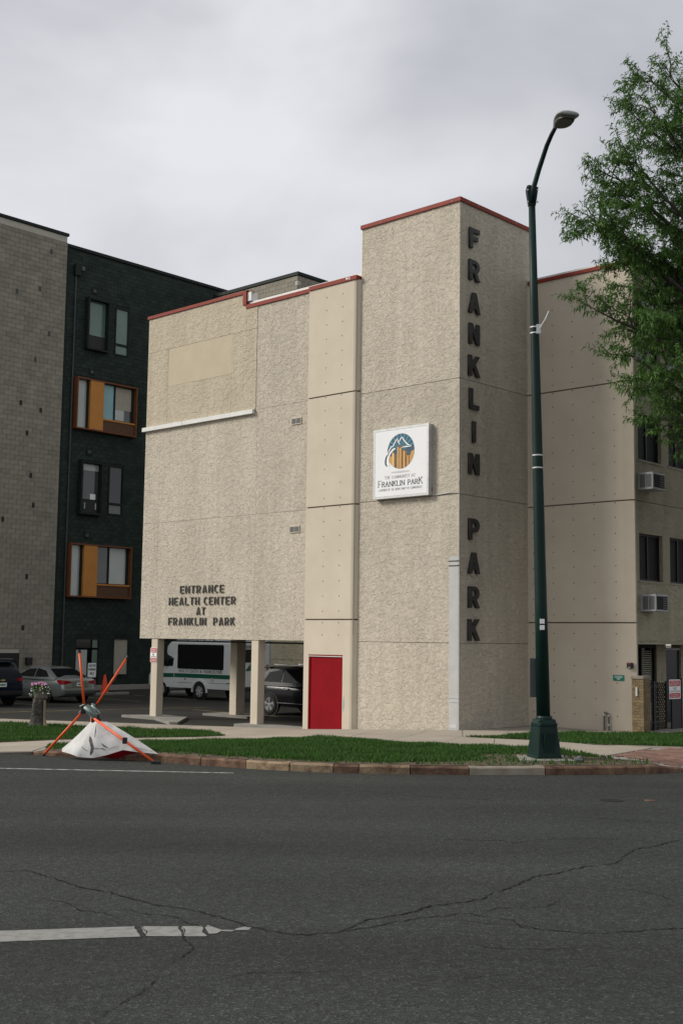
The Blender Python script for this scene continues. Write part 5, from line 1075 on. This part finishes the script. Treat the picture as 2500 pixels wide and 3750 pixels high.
fl = thing('petunias', 'pink and white petunias spilling over the pot rim', 'flowers', (-8.27, 33.71, .86))
lv = MB(); pk = {'petal_pink': MB(), 'petal_white': MB(), 'petal_yellow': MB()}
def flower(mb, c, r_, nrm):
    nrm = Vector(nrm).normalized(); a = nrm.orthogonal().normalized(); b = nrm.cross(a); n = 10
    mb.add([(Vector(c)-nrm*.012)[:]] + [(Vector(c)+(a*math.cos(2*PI*k/n)+b*math.sin(2*PI*k/n))*r_*(1 if k % 2 else .8))[:] for k in range(n)], [(0, 1+k, 1+(k+1) % n) for k in range(n)])
for i in range(520):
    a = random.uniform(0, 2*PI); r_ = .27*math.sqrt(random.random()); z = .22*(1-(r_/.30)**2)*random.random()**.5
    c = Vector((r_*math.cos(a)+(.03 if r_ > .2 else 0), r_*math.sin(a), z - max(0, r_-.17)*random.uniform(0, 2.2))); d = Vector((random.uniform(-1, 1), random.uniform(-1, 1), random.uniform(-.2, 1))).normalized(); e = d.orthogonal().normalized()
    lv.add([c[:], (c+d*.035+e*.014)[:], (c+d*.07)[:], (c+d*.035-e*.014)[:]], [(0, 1, 2, 3)])
lv.build('leaves', M['flowerleaf'], fl)
for i in range(34): 
    a = random.uniform(0, 2*PI); r_ = random.uniform(.0, .26); flower(pk['petal_pink'], (r_*math.cos(a), r_*math.sin(a)-.03, .20-.5*r_*r_+random.uniform(-.02, .05)), random.uniform(.022, .036), (random.uniform(-.5, .5), -1, .6))
for i in range(30):
    a = random.uniform(PI*.95, 2.1*PI); r_ = random.uniform(.16, .32); flower(pk['petal_white'], (r_*math.cos(a)+.04, r_*math.sin(a), .12-.9*max(0, r_-.15)+random.uniform(-.14, .06)), random.uniform(.018, .028), (random.uniform(-.5, .5), -1, .3))
for i in range(3): flower(pk['petal_yellow'], (random.uniform(-.05, .08), -.2, random.uniform(.05, .12)), .022, (0, -1, .3))
for k, mb in pk.items(): mb.build('blossoms', M[k], fl)
for i in range(8): MB().tube([(random.uniform(-.06, .06), 0, .1), (random.uniform(-.1, .1), 0, .34)], .004, 4).build('spike_leaf', M['flowerleaf'], fl)

# cone, small parking sign
cn = bthing('traffic_cone', 'orange traffic cone standing by the wheel stop', 'traffic cone', -26.9, 8.85, -.22)
MB().lathe([(.19, .03), (.18, .05), (.05, .84), (.035, .86), (.001, .86)], 18).build('cone_body', M['cone'], cn, True); MB().bbox(-.23, .23, -.23, .23, 0, .035, .01).build('cone_foot', M['cone'], cn)
vp = bthing('parking_sign', 'small white visitor parking sign on a post behind the silver sedan', 'sign', -29.2, 9.75, -.02)
MB().tube([(0, 0, 0), (0, 0, .85)], .02, 6).build('post', M['grey_paint'], vp)
pl = MB().bbox(.02, .035, -.23, .23, .45, 1.12, .004).build('plate', M['white'], vp)
for k, (s, z) in enumerate((('VISITOR', .95), ('PARKING', .77), ('ONLY', .58))):
    o = flat_text('printed_text', s, .10, M['ink'], pl, 0, -.0, 0, .38 if k < 2 else .24, .2); o.rotation_euler = (0, 0, PI/2); o.location = (.037, 0, z)

# ================================================================== VEHICLES (x forward, y left, origin on the ground under the middle)
def wheel(parent, x, y, r_, wd=.2, side=1, rim=M['rim'], spokes=5):
    o = bpy.data.objects.new('wheel', None); C.objects.link(o); o.parent = parent; o.location = (x, y, r_)
    MB().lathe([(r_*.62, -wd/2), (r_*.93, -wd/2), (r_, -wd/2+.03), (r_, wd/2-.03), (r_*.93, wd/2), (r_*.62, wd/2)], 26, (0, 0, 0), 'y').build('tyre', M['tyre'], o, True)
    MB().lathe([(r_*.64, side*wd*.30), (r_*.64, side*wd*.36), (.001, side*wd*.36)], 22, (0, 0, 0), 'y').build('wheel_well', M['black'], o)
    rm = MB(); rm.lathe([(r_*.57, side*wd*.38), (r_*.66, side*wd*.38), (r_*.67, side*wd*.50), (r_*.60, side*wd*.50)], 26, (0, 0, 0), 'y')
    for k in range(spokes):
        a = 2*PI*k/spokes+.3
        for off in (-.11, .11):
            p = Vector((math.cos(a+off*1.4)*r_*.10, side*wd*.46, math.sin(a+off*1.4)*r_*.10)); q = Vector((math.cos(a+off)*r_*.62, side*wd*.47, math.sin(a+off)*r_*.62)); d = (q-p).normalized(); nn = Vector((-d.z, 0, d.x))*.016
            rm.add([(p-nn)[:], (q-nn)[:], (q+nn)[:], (p+nn)[:], *[(c+Vector((0, side*.012, 0)))[:] for c in (p-nn, q-nn, q+nn, p+nn)]], [(0, 1, 2, 3), (4, 5, 6, 7), (0, 1, 5, 4), (2, 3, 7, 6), (1, 2, 6, 5), (3, 0, 4, 7)])
    rm.lathe([(r_*.14, side*wd*.42), (r_*.14, side*wd*.52), (.001, side*wd*.53)], 14, (0, 0, 0), 'y'); rm.build('rim', rim, o)
    return o
def car(name, label, group, a, b, st, gh, wb, slope, paint_m, wheels_x, wr, scale=1.0, roof_m=None):
    """st: (x, zlow, ztop, halfwidth); gh: greenhouse profile (x, z) rear base, roof..., windscreen base"""
    t = bthing(name, label, 'car', a, b, -.22, group); t.rotation_euler = (0, 0, RZ+PI); t.scale = (scale,)*3
    rings = []
    for x, zl, zt, hw in st:
        h = zt-zl; half = [(.75*hw, zl), (.94*hw, zl+.03), (.985*hw, zl+.18*h), (hw, zl+.45*h), (.995*hw, zl+.66*h), (.965*hw, zl+.86*h), (.90*hw, zl+.96*h), (.74*hw, zt), (.3*hw, zt+.012)]
        rings.append([(x, y, z) for y, z in half] + [(x, -y, z) for y, z in reversed(half)])
    bo = MB().loft(rings).build('body', paint_m, t); smooth_angle(bo, 42)
    zb = gh[0][1]; ys = lambda z: wb-slope*(z-zb)
    rings = []
    for x, z in gh:
        ztop = max(z, zb+.012); zs_ = max(zb+.006, ztop-.05)
        base = zb-.06
        half = [(ys(base), base), (ys(zs_), zs_), (ys(ztop)-.10, ztop), (.25, ztop+.012)]
        rings.append([(x, y, q) for y, q in half] + [(x, -y, q) for y, q in reversed(half)])
    ca = MB().loft(rings).build('cabin', roof_m or paint_m, t); smooth_angle(ca, 40)
    for s in (1, -1):
        for x in wheels_x:
            hw = max(w_ for x_, _, _, w_ in st); yy = s*(hw-.004)
            MB().lathe([(wr+.065, -.02), (wr+.065, .006), (.001, .006)] if s > 0 else [(wr+.065, .02), (wr+.065, -.006), (.001, -.006)], 28, (x, yy, wr+.01), 'y').build('wheel_arch', M['black'], t)
            wheel(t, x, s*(hw-.075), wr, .21, s)
    return t, ys
def side_pane(t, ys, pts, m=M['car_glass'], off=.008, name='side_window', both=True):
    for s in ((1, -1) if both else (1,)):
        mb = MB(); mb.add([(x, s*(ys(z)+off), z) for x, z in (pts if s < 0 else reversed(pts))], [tuple(range(len(pts)))]); mb.build(name, m, t)
def cross_pane(t, p0, p1, y0, y1, m, name, off):
    """pane spanning the width between profile points p0 (low) and p1 (high)"""
    d = Vector((p1[0]-p0[0], 0, p1[1]-p0[1])).normalized(); nn = Vector((-d.z, 0, d.x))*off
    q = [Vector((p0[0], -y0, p0[1]))+nn, Vector((p0[0], y0, p0[1]))+nn, Vector((p1[0], y1, p1[1]))+nn, Vector((p1[0], -y1, p1[1]))+nn]
    return MB().add([c[:] for c in q], [(0, 1, 2, 3)]).build(name, m, t)

# silver sedan
st = [(-2.43, .42, .66, .70), (-2.38, .33, .86, .80), (-2.30, .28, .99, .855), (-2.1, .25, 1.02, .89), (-1.6, .22, 1.0, .91), (-.8, .20, .97, .915), (.4, .2, .95, .915), (1.1, .2, .93, .905), (1.75, .22, .86, .88), (2.15, .25, .76, .81), (2.35, .33, .66, .70), (2.42, .40, .58, .58)]
gh = [(-1.95, 1.0), (-1.55, 1.17), (-1.15, 1.36), (-.75, 1.435), (-.2, 1.455), (.25, 1.42), (.7, 1.2), (1.1, .99)]
sd_, ys = car('silver_sedan', 'silver sedan parked nose-in behind the tree stump', 'cars parked in the lot', -23.2, 3.27, st, gh, .86, .42, M['silver'], (-1.38, 1.40), .325, .95)
side_pane(sd_, ys, [(-1.45, 1.05), (-1.12, 1.29), (-.55, 1.375), (-.42, 1.37), (-.45, 1.03)]); side_pane(sd_, ys, [(-.38, 1.03), (-.36, 1.37), (.18, 1.345), (.78, 1.08), (.74, 1.04)])
cross_pane(sd_, (-1.87, 1.03), (-1.13, 1.365), .72, .56, M['car_glass'], 'rear_window', .016); cross_pane(sd_, (1.02, 1.03), (.32, 1.39), .72, .58, M['car_glass'], 'windscreen', -.02)
for s in (1, -1):
    tl = MB(); tl.loft([[(x, s*y, z) for z in (z0, z1)] for x, y, z0, z1 in ((-2.10, .897, .88, .935), (-2.24, .885, .80, .955), (-2.345, .84, .76, .95), (-2.405, .74, .76, .93), (-2.425, .56, .80, .915), (-2.43, .42, .83, .89))], caps=False, closed=False); recalc(tl.build('tail_light', M['tail'], sd_))
    MB().bbox(.62, .78, s*.90-.0, s*.90+s*.16, .98, 1.09, .02).build('mirror', M['silver'], sd_)
    for x in (-.95, .1): MB().bbox(x-.1, x+.1, s*.905, s*.935, .83, .86, .008).build('door_handle', M['silver'], sd_)
MB().box(-2.445, -2.41, -.38, .38, .90, .925).build('trunk_trim', M['chrome'], sd_); MB().box(-2.43, -2.40, -.40, .40, .64, .87).build('plate_recess', M['silver'], sd_)
pl = MB().box(-2.445, -2.431, -.155, .155, .69, .84).build('licence_plate', M['white'], sd_); MB().box(-2.448, -2.4455, -.10, .10, .74, .79).build('plate_print', M['sign_green'], pl)
MB().bbox(-2.46, -2.32, -.76, .76, .46, .60, .04).build('bumper', M['silver'], sd_); MB().bbox(-2.42, -2.25, -.66, .66, .27, .42, .03).build('bumper_valance', M['black'], sd_)
for x in (-.42, .72): MB().box(x-.004, x+.004, .913, .921, .30, .93).build('door_seam', M['black'], sd_)

# navy suv, only its tail shows
st = [(-2.32, .45, .95, .80), (-2.28, .34, 1.04, .88), (-2.0, .30, 1.08, .915), (-1.0, .28, 1.07, .92), (.5, .28, 1.04, .92), (1.2, .28, 1.02, .91), (1.8, .3, .95, .88), (2.2, .36, .82, .78), (2.3, .42, .7, .66)]
gh = [(-2.25, 1.05), (-2.12, 1.35), (-1.95, 1.60), (-1.6, 1.66), (-.4, 1.68), (.2, 1.64), (.65, 1.4), (1.2, 1.07)]
nv, ys = car('navy_suv', 'dark navy suv cut by the left edge of the photo, next to the sedan', 'cars parked in the lot', -22.75, -.42, st, gh, .86, .30, M['navy'], (-1.35, 1.35), .36)
cross_pane(nv, (-2.20, 1.10), (-2.0, 1.53), .74, .62, M['car_glass'], 'rear_window', .02); side_pane(nv, ys, [(-1.95, 1.15), (-1.85, 1.5), (-.4, 1.57), (.2, 1.55), (.85, 1.15)])
for s in (1, -1):
    tl = MB(); tl.loft([[(x, s*y, z) for z in (z0, z1)] for x, y, z0, z1 in ((-2.05, .925, .93, 1.05), (-2.2, .905, .90, 1.07), (-2.29, .86, .90, 1.06), (-2.325, .70, .93, 1.03), (-2.33, .58, .95, 1.01))], caps=False, closed=False); recalc(tl.build('tail_light', M['tail'], nv))
    MB().bbox(-2.0, .3, s*.60-.02, s*.60+.02, 1.70, 1.735, .01).build('roof_rail', M['black'], nv)
MB().bbox(-2.22, -1.9, -.62, .62, 1.64, 1.69, .02).build('roof_spoiler', M['navy'], nv)
pl = MB().box(-2.345, -2.325, -.16, .16, .72, .87).build('licence_plate', M['white'], nv); MB().box(-2.349, -2.346, -.11, .11, .77, .82).build('plate_print', M['sign_green'], pl)
em = MB(); em.box(-2.352, -2.338, -.10, .10, .945, .975); em.box(-2.3535, -2.3385, -.04, .04, .93, .99); em.build('emblem', M['emblem'], nv)
MB().bbox(-2.36, -2.2, -.86, .86, .40, .56, .04).build('bumper', M['black'], nv); MB().box(-2.362, -2.35, -.6, .6, .575, .59).build('bumper_trim', M['chrome'], nv)

# black suv under the building
st = [(-2.3, .45, .98, .80), (-2.2, .34, 1.05, .88), (-1.5, .30, 1.07, .915), (0, .28, 1.05, .92), (.8, .28, 1.03, .92), (1.2, .28, 1.05, .915), (1.7, .30, 1.0, .89), (2.1, .34, .90, .82), (2.28, .42, .78, .70)]
gh = [(-2.1, 1.05), (-1.9, 1.45), (-1.6, 1.60), (-.5, 1.66), (.05, 1.62), (.5, 1.42), (1.15, 1.07)]
bs_, ys = car('black_suv', 'shiny black suv parked under the overhang behind the front pillar', 'cars parked in the lot', -10.06, 5.3, st, gh, .86, .32, M['nearblack'], (-1.35, 1.42), .36)
side_pane(bs_, ys, [(-1.75, 1.13), (-1.55, 1.45), (-.9, 1.54), (-.9, 1.12)]); side_pane(bs_, ys, [(-.84, 1.12), (-.84, 1.54), (-.3, 1.555), (.05, 1.53), (.05, 1.11)]); side_pane(bs_, ys, [(.11, 1.11), (.11, 1.51), (.45, 1.38), (.88, 1.12)])
cross_pane(bs_, (1.1, 1.10), (.12, 1.60), .74, .60, M['car_glass'], 'windscreen', -.02); cross_pane(bs_, (-2.08, 1.1), (-1.68, 1.55), .72, .6, M['car_glass'], 'rear_window', .02)
for s in (1, -1):
    MB().bbox(.62, .85, s*.93, s*1.10, 1.06, 1.22, .03).build('mirror', M['nearblack'], bs_); MB().bbox(2.02, 2.2, s*.55-.12, s*.55+.16, .72, .86, .03).build('headlight', M['headlight'], bs_)
    for x in (-.55, .35): MB().bbox(x-.11, x+.11, s*.915, s*.945, .90, .93, .008).build('door_handle', M['chrome'], bs_)
    MB().bbox(-1.5, .1, s*.58-.02, s*.58+.02, 1.68, 1.72, .01).build('roof_rail', M['chrome'], bs_)
    MB().box(-1.2, 1.0, s*.915, s*.925, .42, .44).build('sill_trim', M['chrome'], bs_)

bs_.rotation_euler = (0, 0, RZ)
for s in (1, -1):
    tl = MB(); tl.loft([[(x, s*y, z) for z in (z0, z1)] for x, y, z0, z1 in ((-1.75, .925, .97, 1.0), (-2.05, .915, .92, 1.03), (-2.22, .885, .90, 1.04), (-2.31, .80, .92, 1.02), (-2.315, .55, .95, 1.0))], caps=False, closed=False); recalc(tl.build('tail_light', M['chrome'], bs_))
MB().bbox(-2.05, -1.65, -.62, .62, 1.58, 1.63, .02).build('roof_spoiler', M['nearblack'], bs_)

# shuttle bus
bu = bthing('shuttle_bus', 'white shuttle bus with a green stripe parked behind the pillars', 'shuttle bus', -21.1, 9.93, -.22); bu.rotation_euler = (0, 0, RZ+PI)
def octr(x, hw, z0, z1, c): return [(x, -hw, z0), (x, -hw, z1-c), (x, -hw+c, z1), (x, hw-c, z1), (x, hw, z1-c), (x, hw, z0)]
bd = MB().loft([octr(-2.9, .90, .50, 2.42, .14), octr(-2.86, .93, .46, 2.48, .14), octr(1.05, .93, .46, 2.5, .14), octr(1.1, .92, .6, 2.48, .14)]); smooth_angle(bd.build('body', M['bus_white'], bu), 30)
cpb = MB().loft([octr(1.08, .92, 1.72, 2.49, .14), octr(1.35, .91, 1.78, 2.46, .14), octr(1.62, .86, 1.86, 2.36, .14), octr(1.78, .76, 1.93, 2.18, .12)]); smooth_angle(cpb.build('cap', M['bus_white'], bu), 40)
cab = MB().loft([octr(1.05, .88, .46, 1.78, .05), octr(1.35, .88, .46, 1.76, .08), octr(1.78, .87, .46, 1.36, .10), octr(2.3, .88, .46, 1.26, .12), octr(2.78, .86, .5, 1.16, .12), octr(2.95, .80, .56, 1.02, .1)]); smooth_angle(cab.build('cab', M['bus_white'], bu), 40)
YS = .936
def bside(pts, m, name, y=YS, parent=bu): 
    return MB().add([(x, y, z) for x, z in reversed(pts)], [tuple(range(len(pts)))]).build(name, m, parent)
def rrect(x0, x1, z0, z1, r_): return arc(x1-r_, z1-r_, r_, r_, 0, 90, 4) + arc(x0+r_, z1-r_, r_, r_, 90, 180, 4) + arc(x0+r_, z0+r_, r_, r_, 180, 270, 4) + arc(x1-r_, z0+r_, r_, r_, 270, 360, 4)
bside(rrect(-2.11, .86, 1.26, 2.30, .07), M['bus_glass'], 'side_window'); bside([(-2.86, .90), (-2.86, 1.07), (1.05, 1.06), (1.05, .89)], M['bus_green'], 'stripe')
bside([(1.06, .885), (1.06, 1.055), (2.3, 1.03), (2.3, .87)], M['bus_green'], 'stripe', .889)
bside([(1.22, 1.36), (1.16, 1.70), (1.40, 1.70), (1.80, 1.34)], M['car_glass'], 'cab_window', .888)
cross_pane(bu, (1.80, 1.40), (1.38, 1.78), .72, .74, M['car_glass'], 'windscreen', -.03)
bside([(.86, .67), (.86, .685), (-.15, .685), (-.15, .67)], M['ink'], 'trim_line', .9345); bside([(-1.2, .70), (-1.2, .715), (-2.8, .715), (-2.8, .70)], M['ink'], 'trim_line', .9345)
bside([(1.08, .5), (1.08, 1.72), (1.095, 1.72), (1.095, .5)], M['ink_grey'], 'door_seam', .8885)
tx = flat_text('printed_text', 'HEALTH CENTER OF FRANKLIN PARK', .125, M['ink'], bu, 0, 0, 0, 2.78, .14, True); tx.rotation_euler = (0, 0, PI); tx.location = (-.65, YS+.002, 1.115)
MB().box(-2.6, 1.5, .79, .80, 2.452, 2.475).build('roof_stripe', M['bus_green'], bu)
bside([(.36, .80), (.36, .86), (.28, .86), (.28, .80)], M['tail'], 'marker_light', .938); bside([(-2.65, .68), (-2.65, .72), (-2.75, .72), (-2.75, .68)], M['tail'], 'marker_light', .938)
bside([(-2.3, .72), (-2.3, .75), (-2.58, .75), (-2.58, .72)], M['ink'], 'badge', .938)
MB().lathe([(.085, 0), (.085, .01), (.06, .012), (.055, .004), (.001, .004)], 18, (-1.42, YS, .84), 'y').build('fuel_filler', M['galv'], bu)
for s in (1, -1):
    MB().lathe([(.44, -.05*s), (.44, .006*s), (.001, .006*s)], 26, (-.65, s*.933, .34), 'y').build('wheel_arch', M['black'], bu)
    fl_ = MB().loft([[(-.65+r_*math.cos(a), s*y, .34+r_*math.sin(a)) for r_, y in ((.42, .93), (.50, .93), (.50, .985), (.43, .99))] for a in [R(-5+190*k/16) for k in range(17)]], caps=True); recalc(fl_.build('wheel_flare', M['bus_white'], bu))
    wheel(bu, -.65, s*.87, .34, .2, s, M['galv'], 6); wheel(bu, 1.95, s*.80, .34, .2, s, M['galv'], 6)
    MB().bbox(1.55, 1.66, s*.95, s*1.12, 1.35, 1.66, .02).build('mirror', M['black'], bu)
    MB().bbox(2.72, 2.85, s*.6-.1, s*.6+.1, .80, .95, .02).build('headlight', M['headlight'], bu)
MB().box(2.6, 2.75, .79, .80, .84, .94).build('turn_signal', M['amber'], bu)
# rear face (-x): window, print, lamps
def rear(y0, y1, z0, z1, m, name, x=-2.912): return MB().add([(x, y0, z0), (x, y1, z0), (x, y1, z1), (x, y0, z1)], [(0, 3, 2, 1)]).build(name, m, bu)
rear(-.45, .62, 1.60, 2.13, M['car_glass'], 'rear_window'); MB().add([(-2.913, .45, 1.25), (-2.913, .12, 1.25), (-2.913, .12, 1.57)], [(0, 1, 2)]).build('green_logo', M['bus_green'], bu)
tx = flat_text('printed_text', 'FRANKLIN PARK', .13, M['ink'], bu, 0, 0, 0, 1.35, .15, True); tx.rotation_euler = (0, 0, -PI/2); tx.location = (-2.914, 0, 2.17)
for s in (1, -1):
    rear(s*.80-.05, s*.80+.05, 1.28, 1.50, M['tail'], 'tail_light', -2.915); rear(s*.80-.045, s*.80+.045, 1.12, 1.24, M['amber'], 'turn_signal', -2.915)
MB().bbox(-3.0, -2.85, -.9, .9, .42, .6, .03).build('rear_bumper', M['black'], bu)
MB().bbox(2.8, 2.95, -.75, .75, .42, .58, .03).build('front_bumper', M['black'], bu)

# ================================================================== HONEY LOCUST AT THE RIGHT
tr = thing('locust_tree', 'large honey locust tree leaning its feathery branches in from the right', 'tree', (10.6, 27.0, .15))
TO = Vector((10.6, 27.0, .15))
wood = MB(); LP = []   # LP: (point, direction) anchors for leaf sprays
def curve_pts(p, q, n, wob, sag):
    p, q = Vector(p), Vector(q); L_ = (q-p).length; out = []
    o1 = Vector((random.uniform(-1, 1), random.uniform(-1, 1), random.uniform(-1, 1)))
    for i in range(n+1):
        t = i/n; x = p.lerp(q, t); k = math.sin(PI*t)
        x += Vector((noise.noise(o1*9+Vector((t*3, 0, 0))), noise.noise(o1*9+Vector((0, t*3, 5))), noise.noise(o1*9+Vector((3, 1, t*3)))))*wob*L_*min(1, t*3) + Vector((0, 0, sag*k*L_)); out.append(x)
    return out
def twig(p, d, L_):
    q = p+d*L_; pts = curve_pts(p, q, 4, .10, -.05); wood.tube([(x-TO)[:] for x in pts], [.007, .006, .005, .004, .003], 4, False)
    n = max(3, int(L_/.055))
    for i in range(n):
        t = (i+.6)/n; k = min(3, int(t*4)); x = pts[k].lerp(pts[k+1], t*4-k); LP.append((x, (pts[k+1]-pts[k]).normalized()))
def branch(p, d, L_, r_, lvl):
    d = d.normalized(); q = p+d*L_; pts = curve_pts(p, q, 6, .13, .03); wood.tube([(x-TO)[:] for x in pts], [r_*(1-.11*i) for i in range(7)], 6, False)
    if lvl == 0:
        n = int(L_/.16)+1
        for i in range(n):
            t = .12+.88*(i+random.random()*.6)/n; k = min(5, int(t*6)); x = pts[k].lerp(pts[k+1], min(1, t*6-k)); dd = (pts[k+1]-pts[k]).normalized()
            s = Vector((random.gauss(0, 1), random.gauss(0, 1), random.gauss(-.1, .6))).normalized(); twig(x, (dd*.7+s*.85).normalized(), random.uniform(.28, .62))
        twig(pts[-1], (pts[-1]-pts[-2]).normalized(), .4)
    else:
        n = int(L_/.42)+1
        for i in range(n):
            t = .2+.8*(i+random.random()*.5)/n; k = min(5, int(t*6)); x = pts[k].lerp(pts[k+1], min(1, t*6-k)); dd = (pts[k+1]-pts[k]).normalized()
            s = Vector((random.gauss(0, 1), random.gauss(0, 1), random.gauss(.05, .5))).normalized(); branch(x, (dd*.85+s*.75), L_*random.uniform(.28, .48), r_*.5, lvl-1)
        branch(pts[-1], pts[-1]-pts[-2], L_*.28, r_*.4, lvl-1)
trunk = [Vector((10.6, 27.0, -.1)), Vector((10.55, 27.0, 1.5)), Vector((10.45, 26.95, 3.2)), Vector((10.35, 26.9, 5.0)), Vector((10.3, 26.9, 7.5)), Vector((10.35, 26.8, 10.5)), Vector((10.2, 26.8, 13.5)), Vector((10.3, 26.8, 16))]
def trunk_at(z):
    for a, b in zip(trunk[:-1], trunk[1:]):
        if z <= b.z: return a.lerp(b, (z-a.z)/(b.z-a.z))
    return trunk[-1]
TIPS = [  # visible side: tips read off the outline, with spread in depth
 (6.45, 26.2, 15.2, 12.0), (6.15, 25.4, 13.9, 11.2), (5.05, 26.0, 12.95, 9.8), (4.75, 26.6, 12.05, 9.2), (4.75, 25.6, 11.45, 8.6), (5.75, 26.6, 14.6, 11.6),
 (5.05, 26.0, 9.95, 7.2), (5.9, 27.0, 10.9, 8.2), (6.1, 25.6, 8.35, 6.2), (6.45, 26.5, 9.3, 6.6), (6.9, 25.8, 7.15, 5.2), (7.2, 25.3, 15.0, 12.0), (7.5, 26.8, 8.3, 5.8), (6.6, 26.0, 11.6, 8.4), (7.0, 26.2, 13.6, 10.4), (6.4, 26.2, 9.9, 7.0), (7.0, 26.0, 7.6, 5.4), (6.75, 25.5, 8.6, 6.2), (5.6, 26.0, 11.3, 8.0), (5.7, 25.6, 12.9, 9.8), (6.0, 25.6, 14.9, 11.8), (5.3, 26.3, 12.4, 9.4), (5.9, 26.7, 13.2, 10.2), (5.8, 25.9, 10.9, 8.0)]
for (x, y, z, zf) in TIPS:
    x += .75 if z > 10.6 else .35
    p = trunk_at(zf-1.2); q = Vector((x, y, z)); pts = curve_pts(p, q, 9, .06, .05); L_ = (q-p).length
    wood.tube([(v-TO)[:] for v in pts], [.085*(1-i/9)**.8+.010 for i in range(10)], 7, False)
    n = 8
    for i in range(n):
        t = .34+.66*i/(n-1); k = min(8, int(t*9)); xx = pts[k].lerp(pts[k+1], min(1, t*9-k)); dd = (pts[k+1]-pts[k]).normalized()
        s = Vector((random.gauss(0, .8), random.gauss(0, 1), random.gauss(.1, .55))).normalized()
        branch(xx, dd*.8+s*.8, (1.25-.65*t)*random.uniform(.75, 1.2)*1.25, .022, 1 if t < .9 else 0)
    branch(pts[-1], pts[-1]-pts[-2], .35, .008, 0)
n_vis = len(LP)
for i in range(30):   # unseen far side of the crown, filled out to shade tower and right wing
    a = random.uniform(-1.45, 1.5); z = random.uniform(6.5, 16.5); rr_ = 4.6*math.sqrt(max(.1, 1-((z-11.5)/6.5)**2)); q = Vector((10.3+rr_*math.cos(a), 26.9+rr_*math.sin(a), z)); p = trunk_at(z-2.6)
    pts = curve_pts(p, q, 7, .06, .05); wood.tube([(v-TO)[:] for v in pts], [.08*(1-k/7)**.8+.012 for k in range(8)], 6, False)
    for k in range(5):
        t = .4+.14*k; j = min(6, int(t*7)); xx = pts[j]; branch(xx, (pts[j+1]-pts[j]).normalized()*.8+Vector((random.gauss(0, .8), random.gauss(0, .8), random.gauss(0, .5))), 1.3, .02, 1)
wood.build('limbs', M['bark'], tr, True)
MB().tube([(v-TO)[:] for v in trunk], [.34, .26, .24, .22, .18, .13, .08, .03], 16).build('trunk', M['bark'], tr, True)
# sprays: each anchor carries drooping pinnate leaves, a bent strip each
Pn = np.array([p[:] for p, d in LP])-np.array(TO[:]); Dn = np.array([d[:] for p, d in LP])
rep = 4; Pn = np.repeat(Pn, rep, 0); Dn = np.repeat(Dn, rep, 0); n = len(Pn)
out = rng.normal(size=(n, 3)); out -= Dn*(out*Dn).sum(1, keepdims=True); out /= np.linalg.norm(out, axis=1, keepdims=True)
d1 = Dn*rng.uniform(.1, .8, (n, 1))+out; d1[:, 2] -= .15; d1 /= np.linalg.norm(d1, axis=1, keepdims=True)
d2 = d1.copy(); d2[:, 2] -= rng.uniform(.5, 1.4, n); d2 /= np.linalg.norm(d2, axis=1, keepdims=True)
sd1 = np.cross(d1, rng.normal(size=(n, 3))); sd1 /= np.linalg.norm(sd1, axis=1, keepdims=True)
Ln = rng.uniform(.05, .095, (n, 1)); Wn = rng.uniform(.009, .016, (n, 1)); Pn = Pn+rng.normal(0, .025, (n, 3))
p0 = Pn; p1 = p0+d1*Ln*.8; p2 = p1+d2*Ln*.8
v = np.stack([p0-sd1*Wn*.5, p0+sd1*Wn*.5, p1+sd1*Wn, p1-sd1*Wn, p2+sd1*Wn*.35, p2-sd1*Wn*.35], 1).reshape(-1, 3)
base = (np.arange(n)*6)[:, None]; f = np.concatenate([base+np.array([0, 1, 2, 3]), base+np.array([3, 2, 4, 5])], 0)
me = bpy.data.meshes.new('crown'); me.from_pydata(v.tolist(), [], f.tolist()); me.materials.append(M['leaf'])
o = bpy.data.objects.new('crown', me); C.objects.link(o); o.parent = tr; o['kind'] = 'stuff'
print('LEAVES', n, 'LIMB VERTS', len(wood.v))
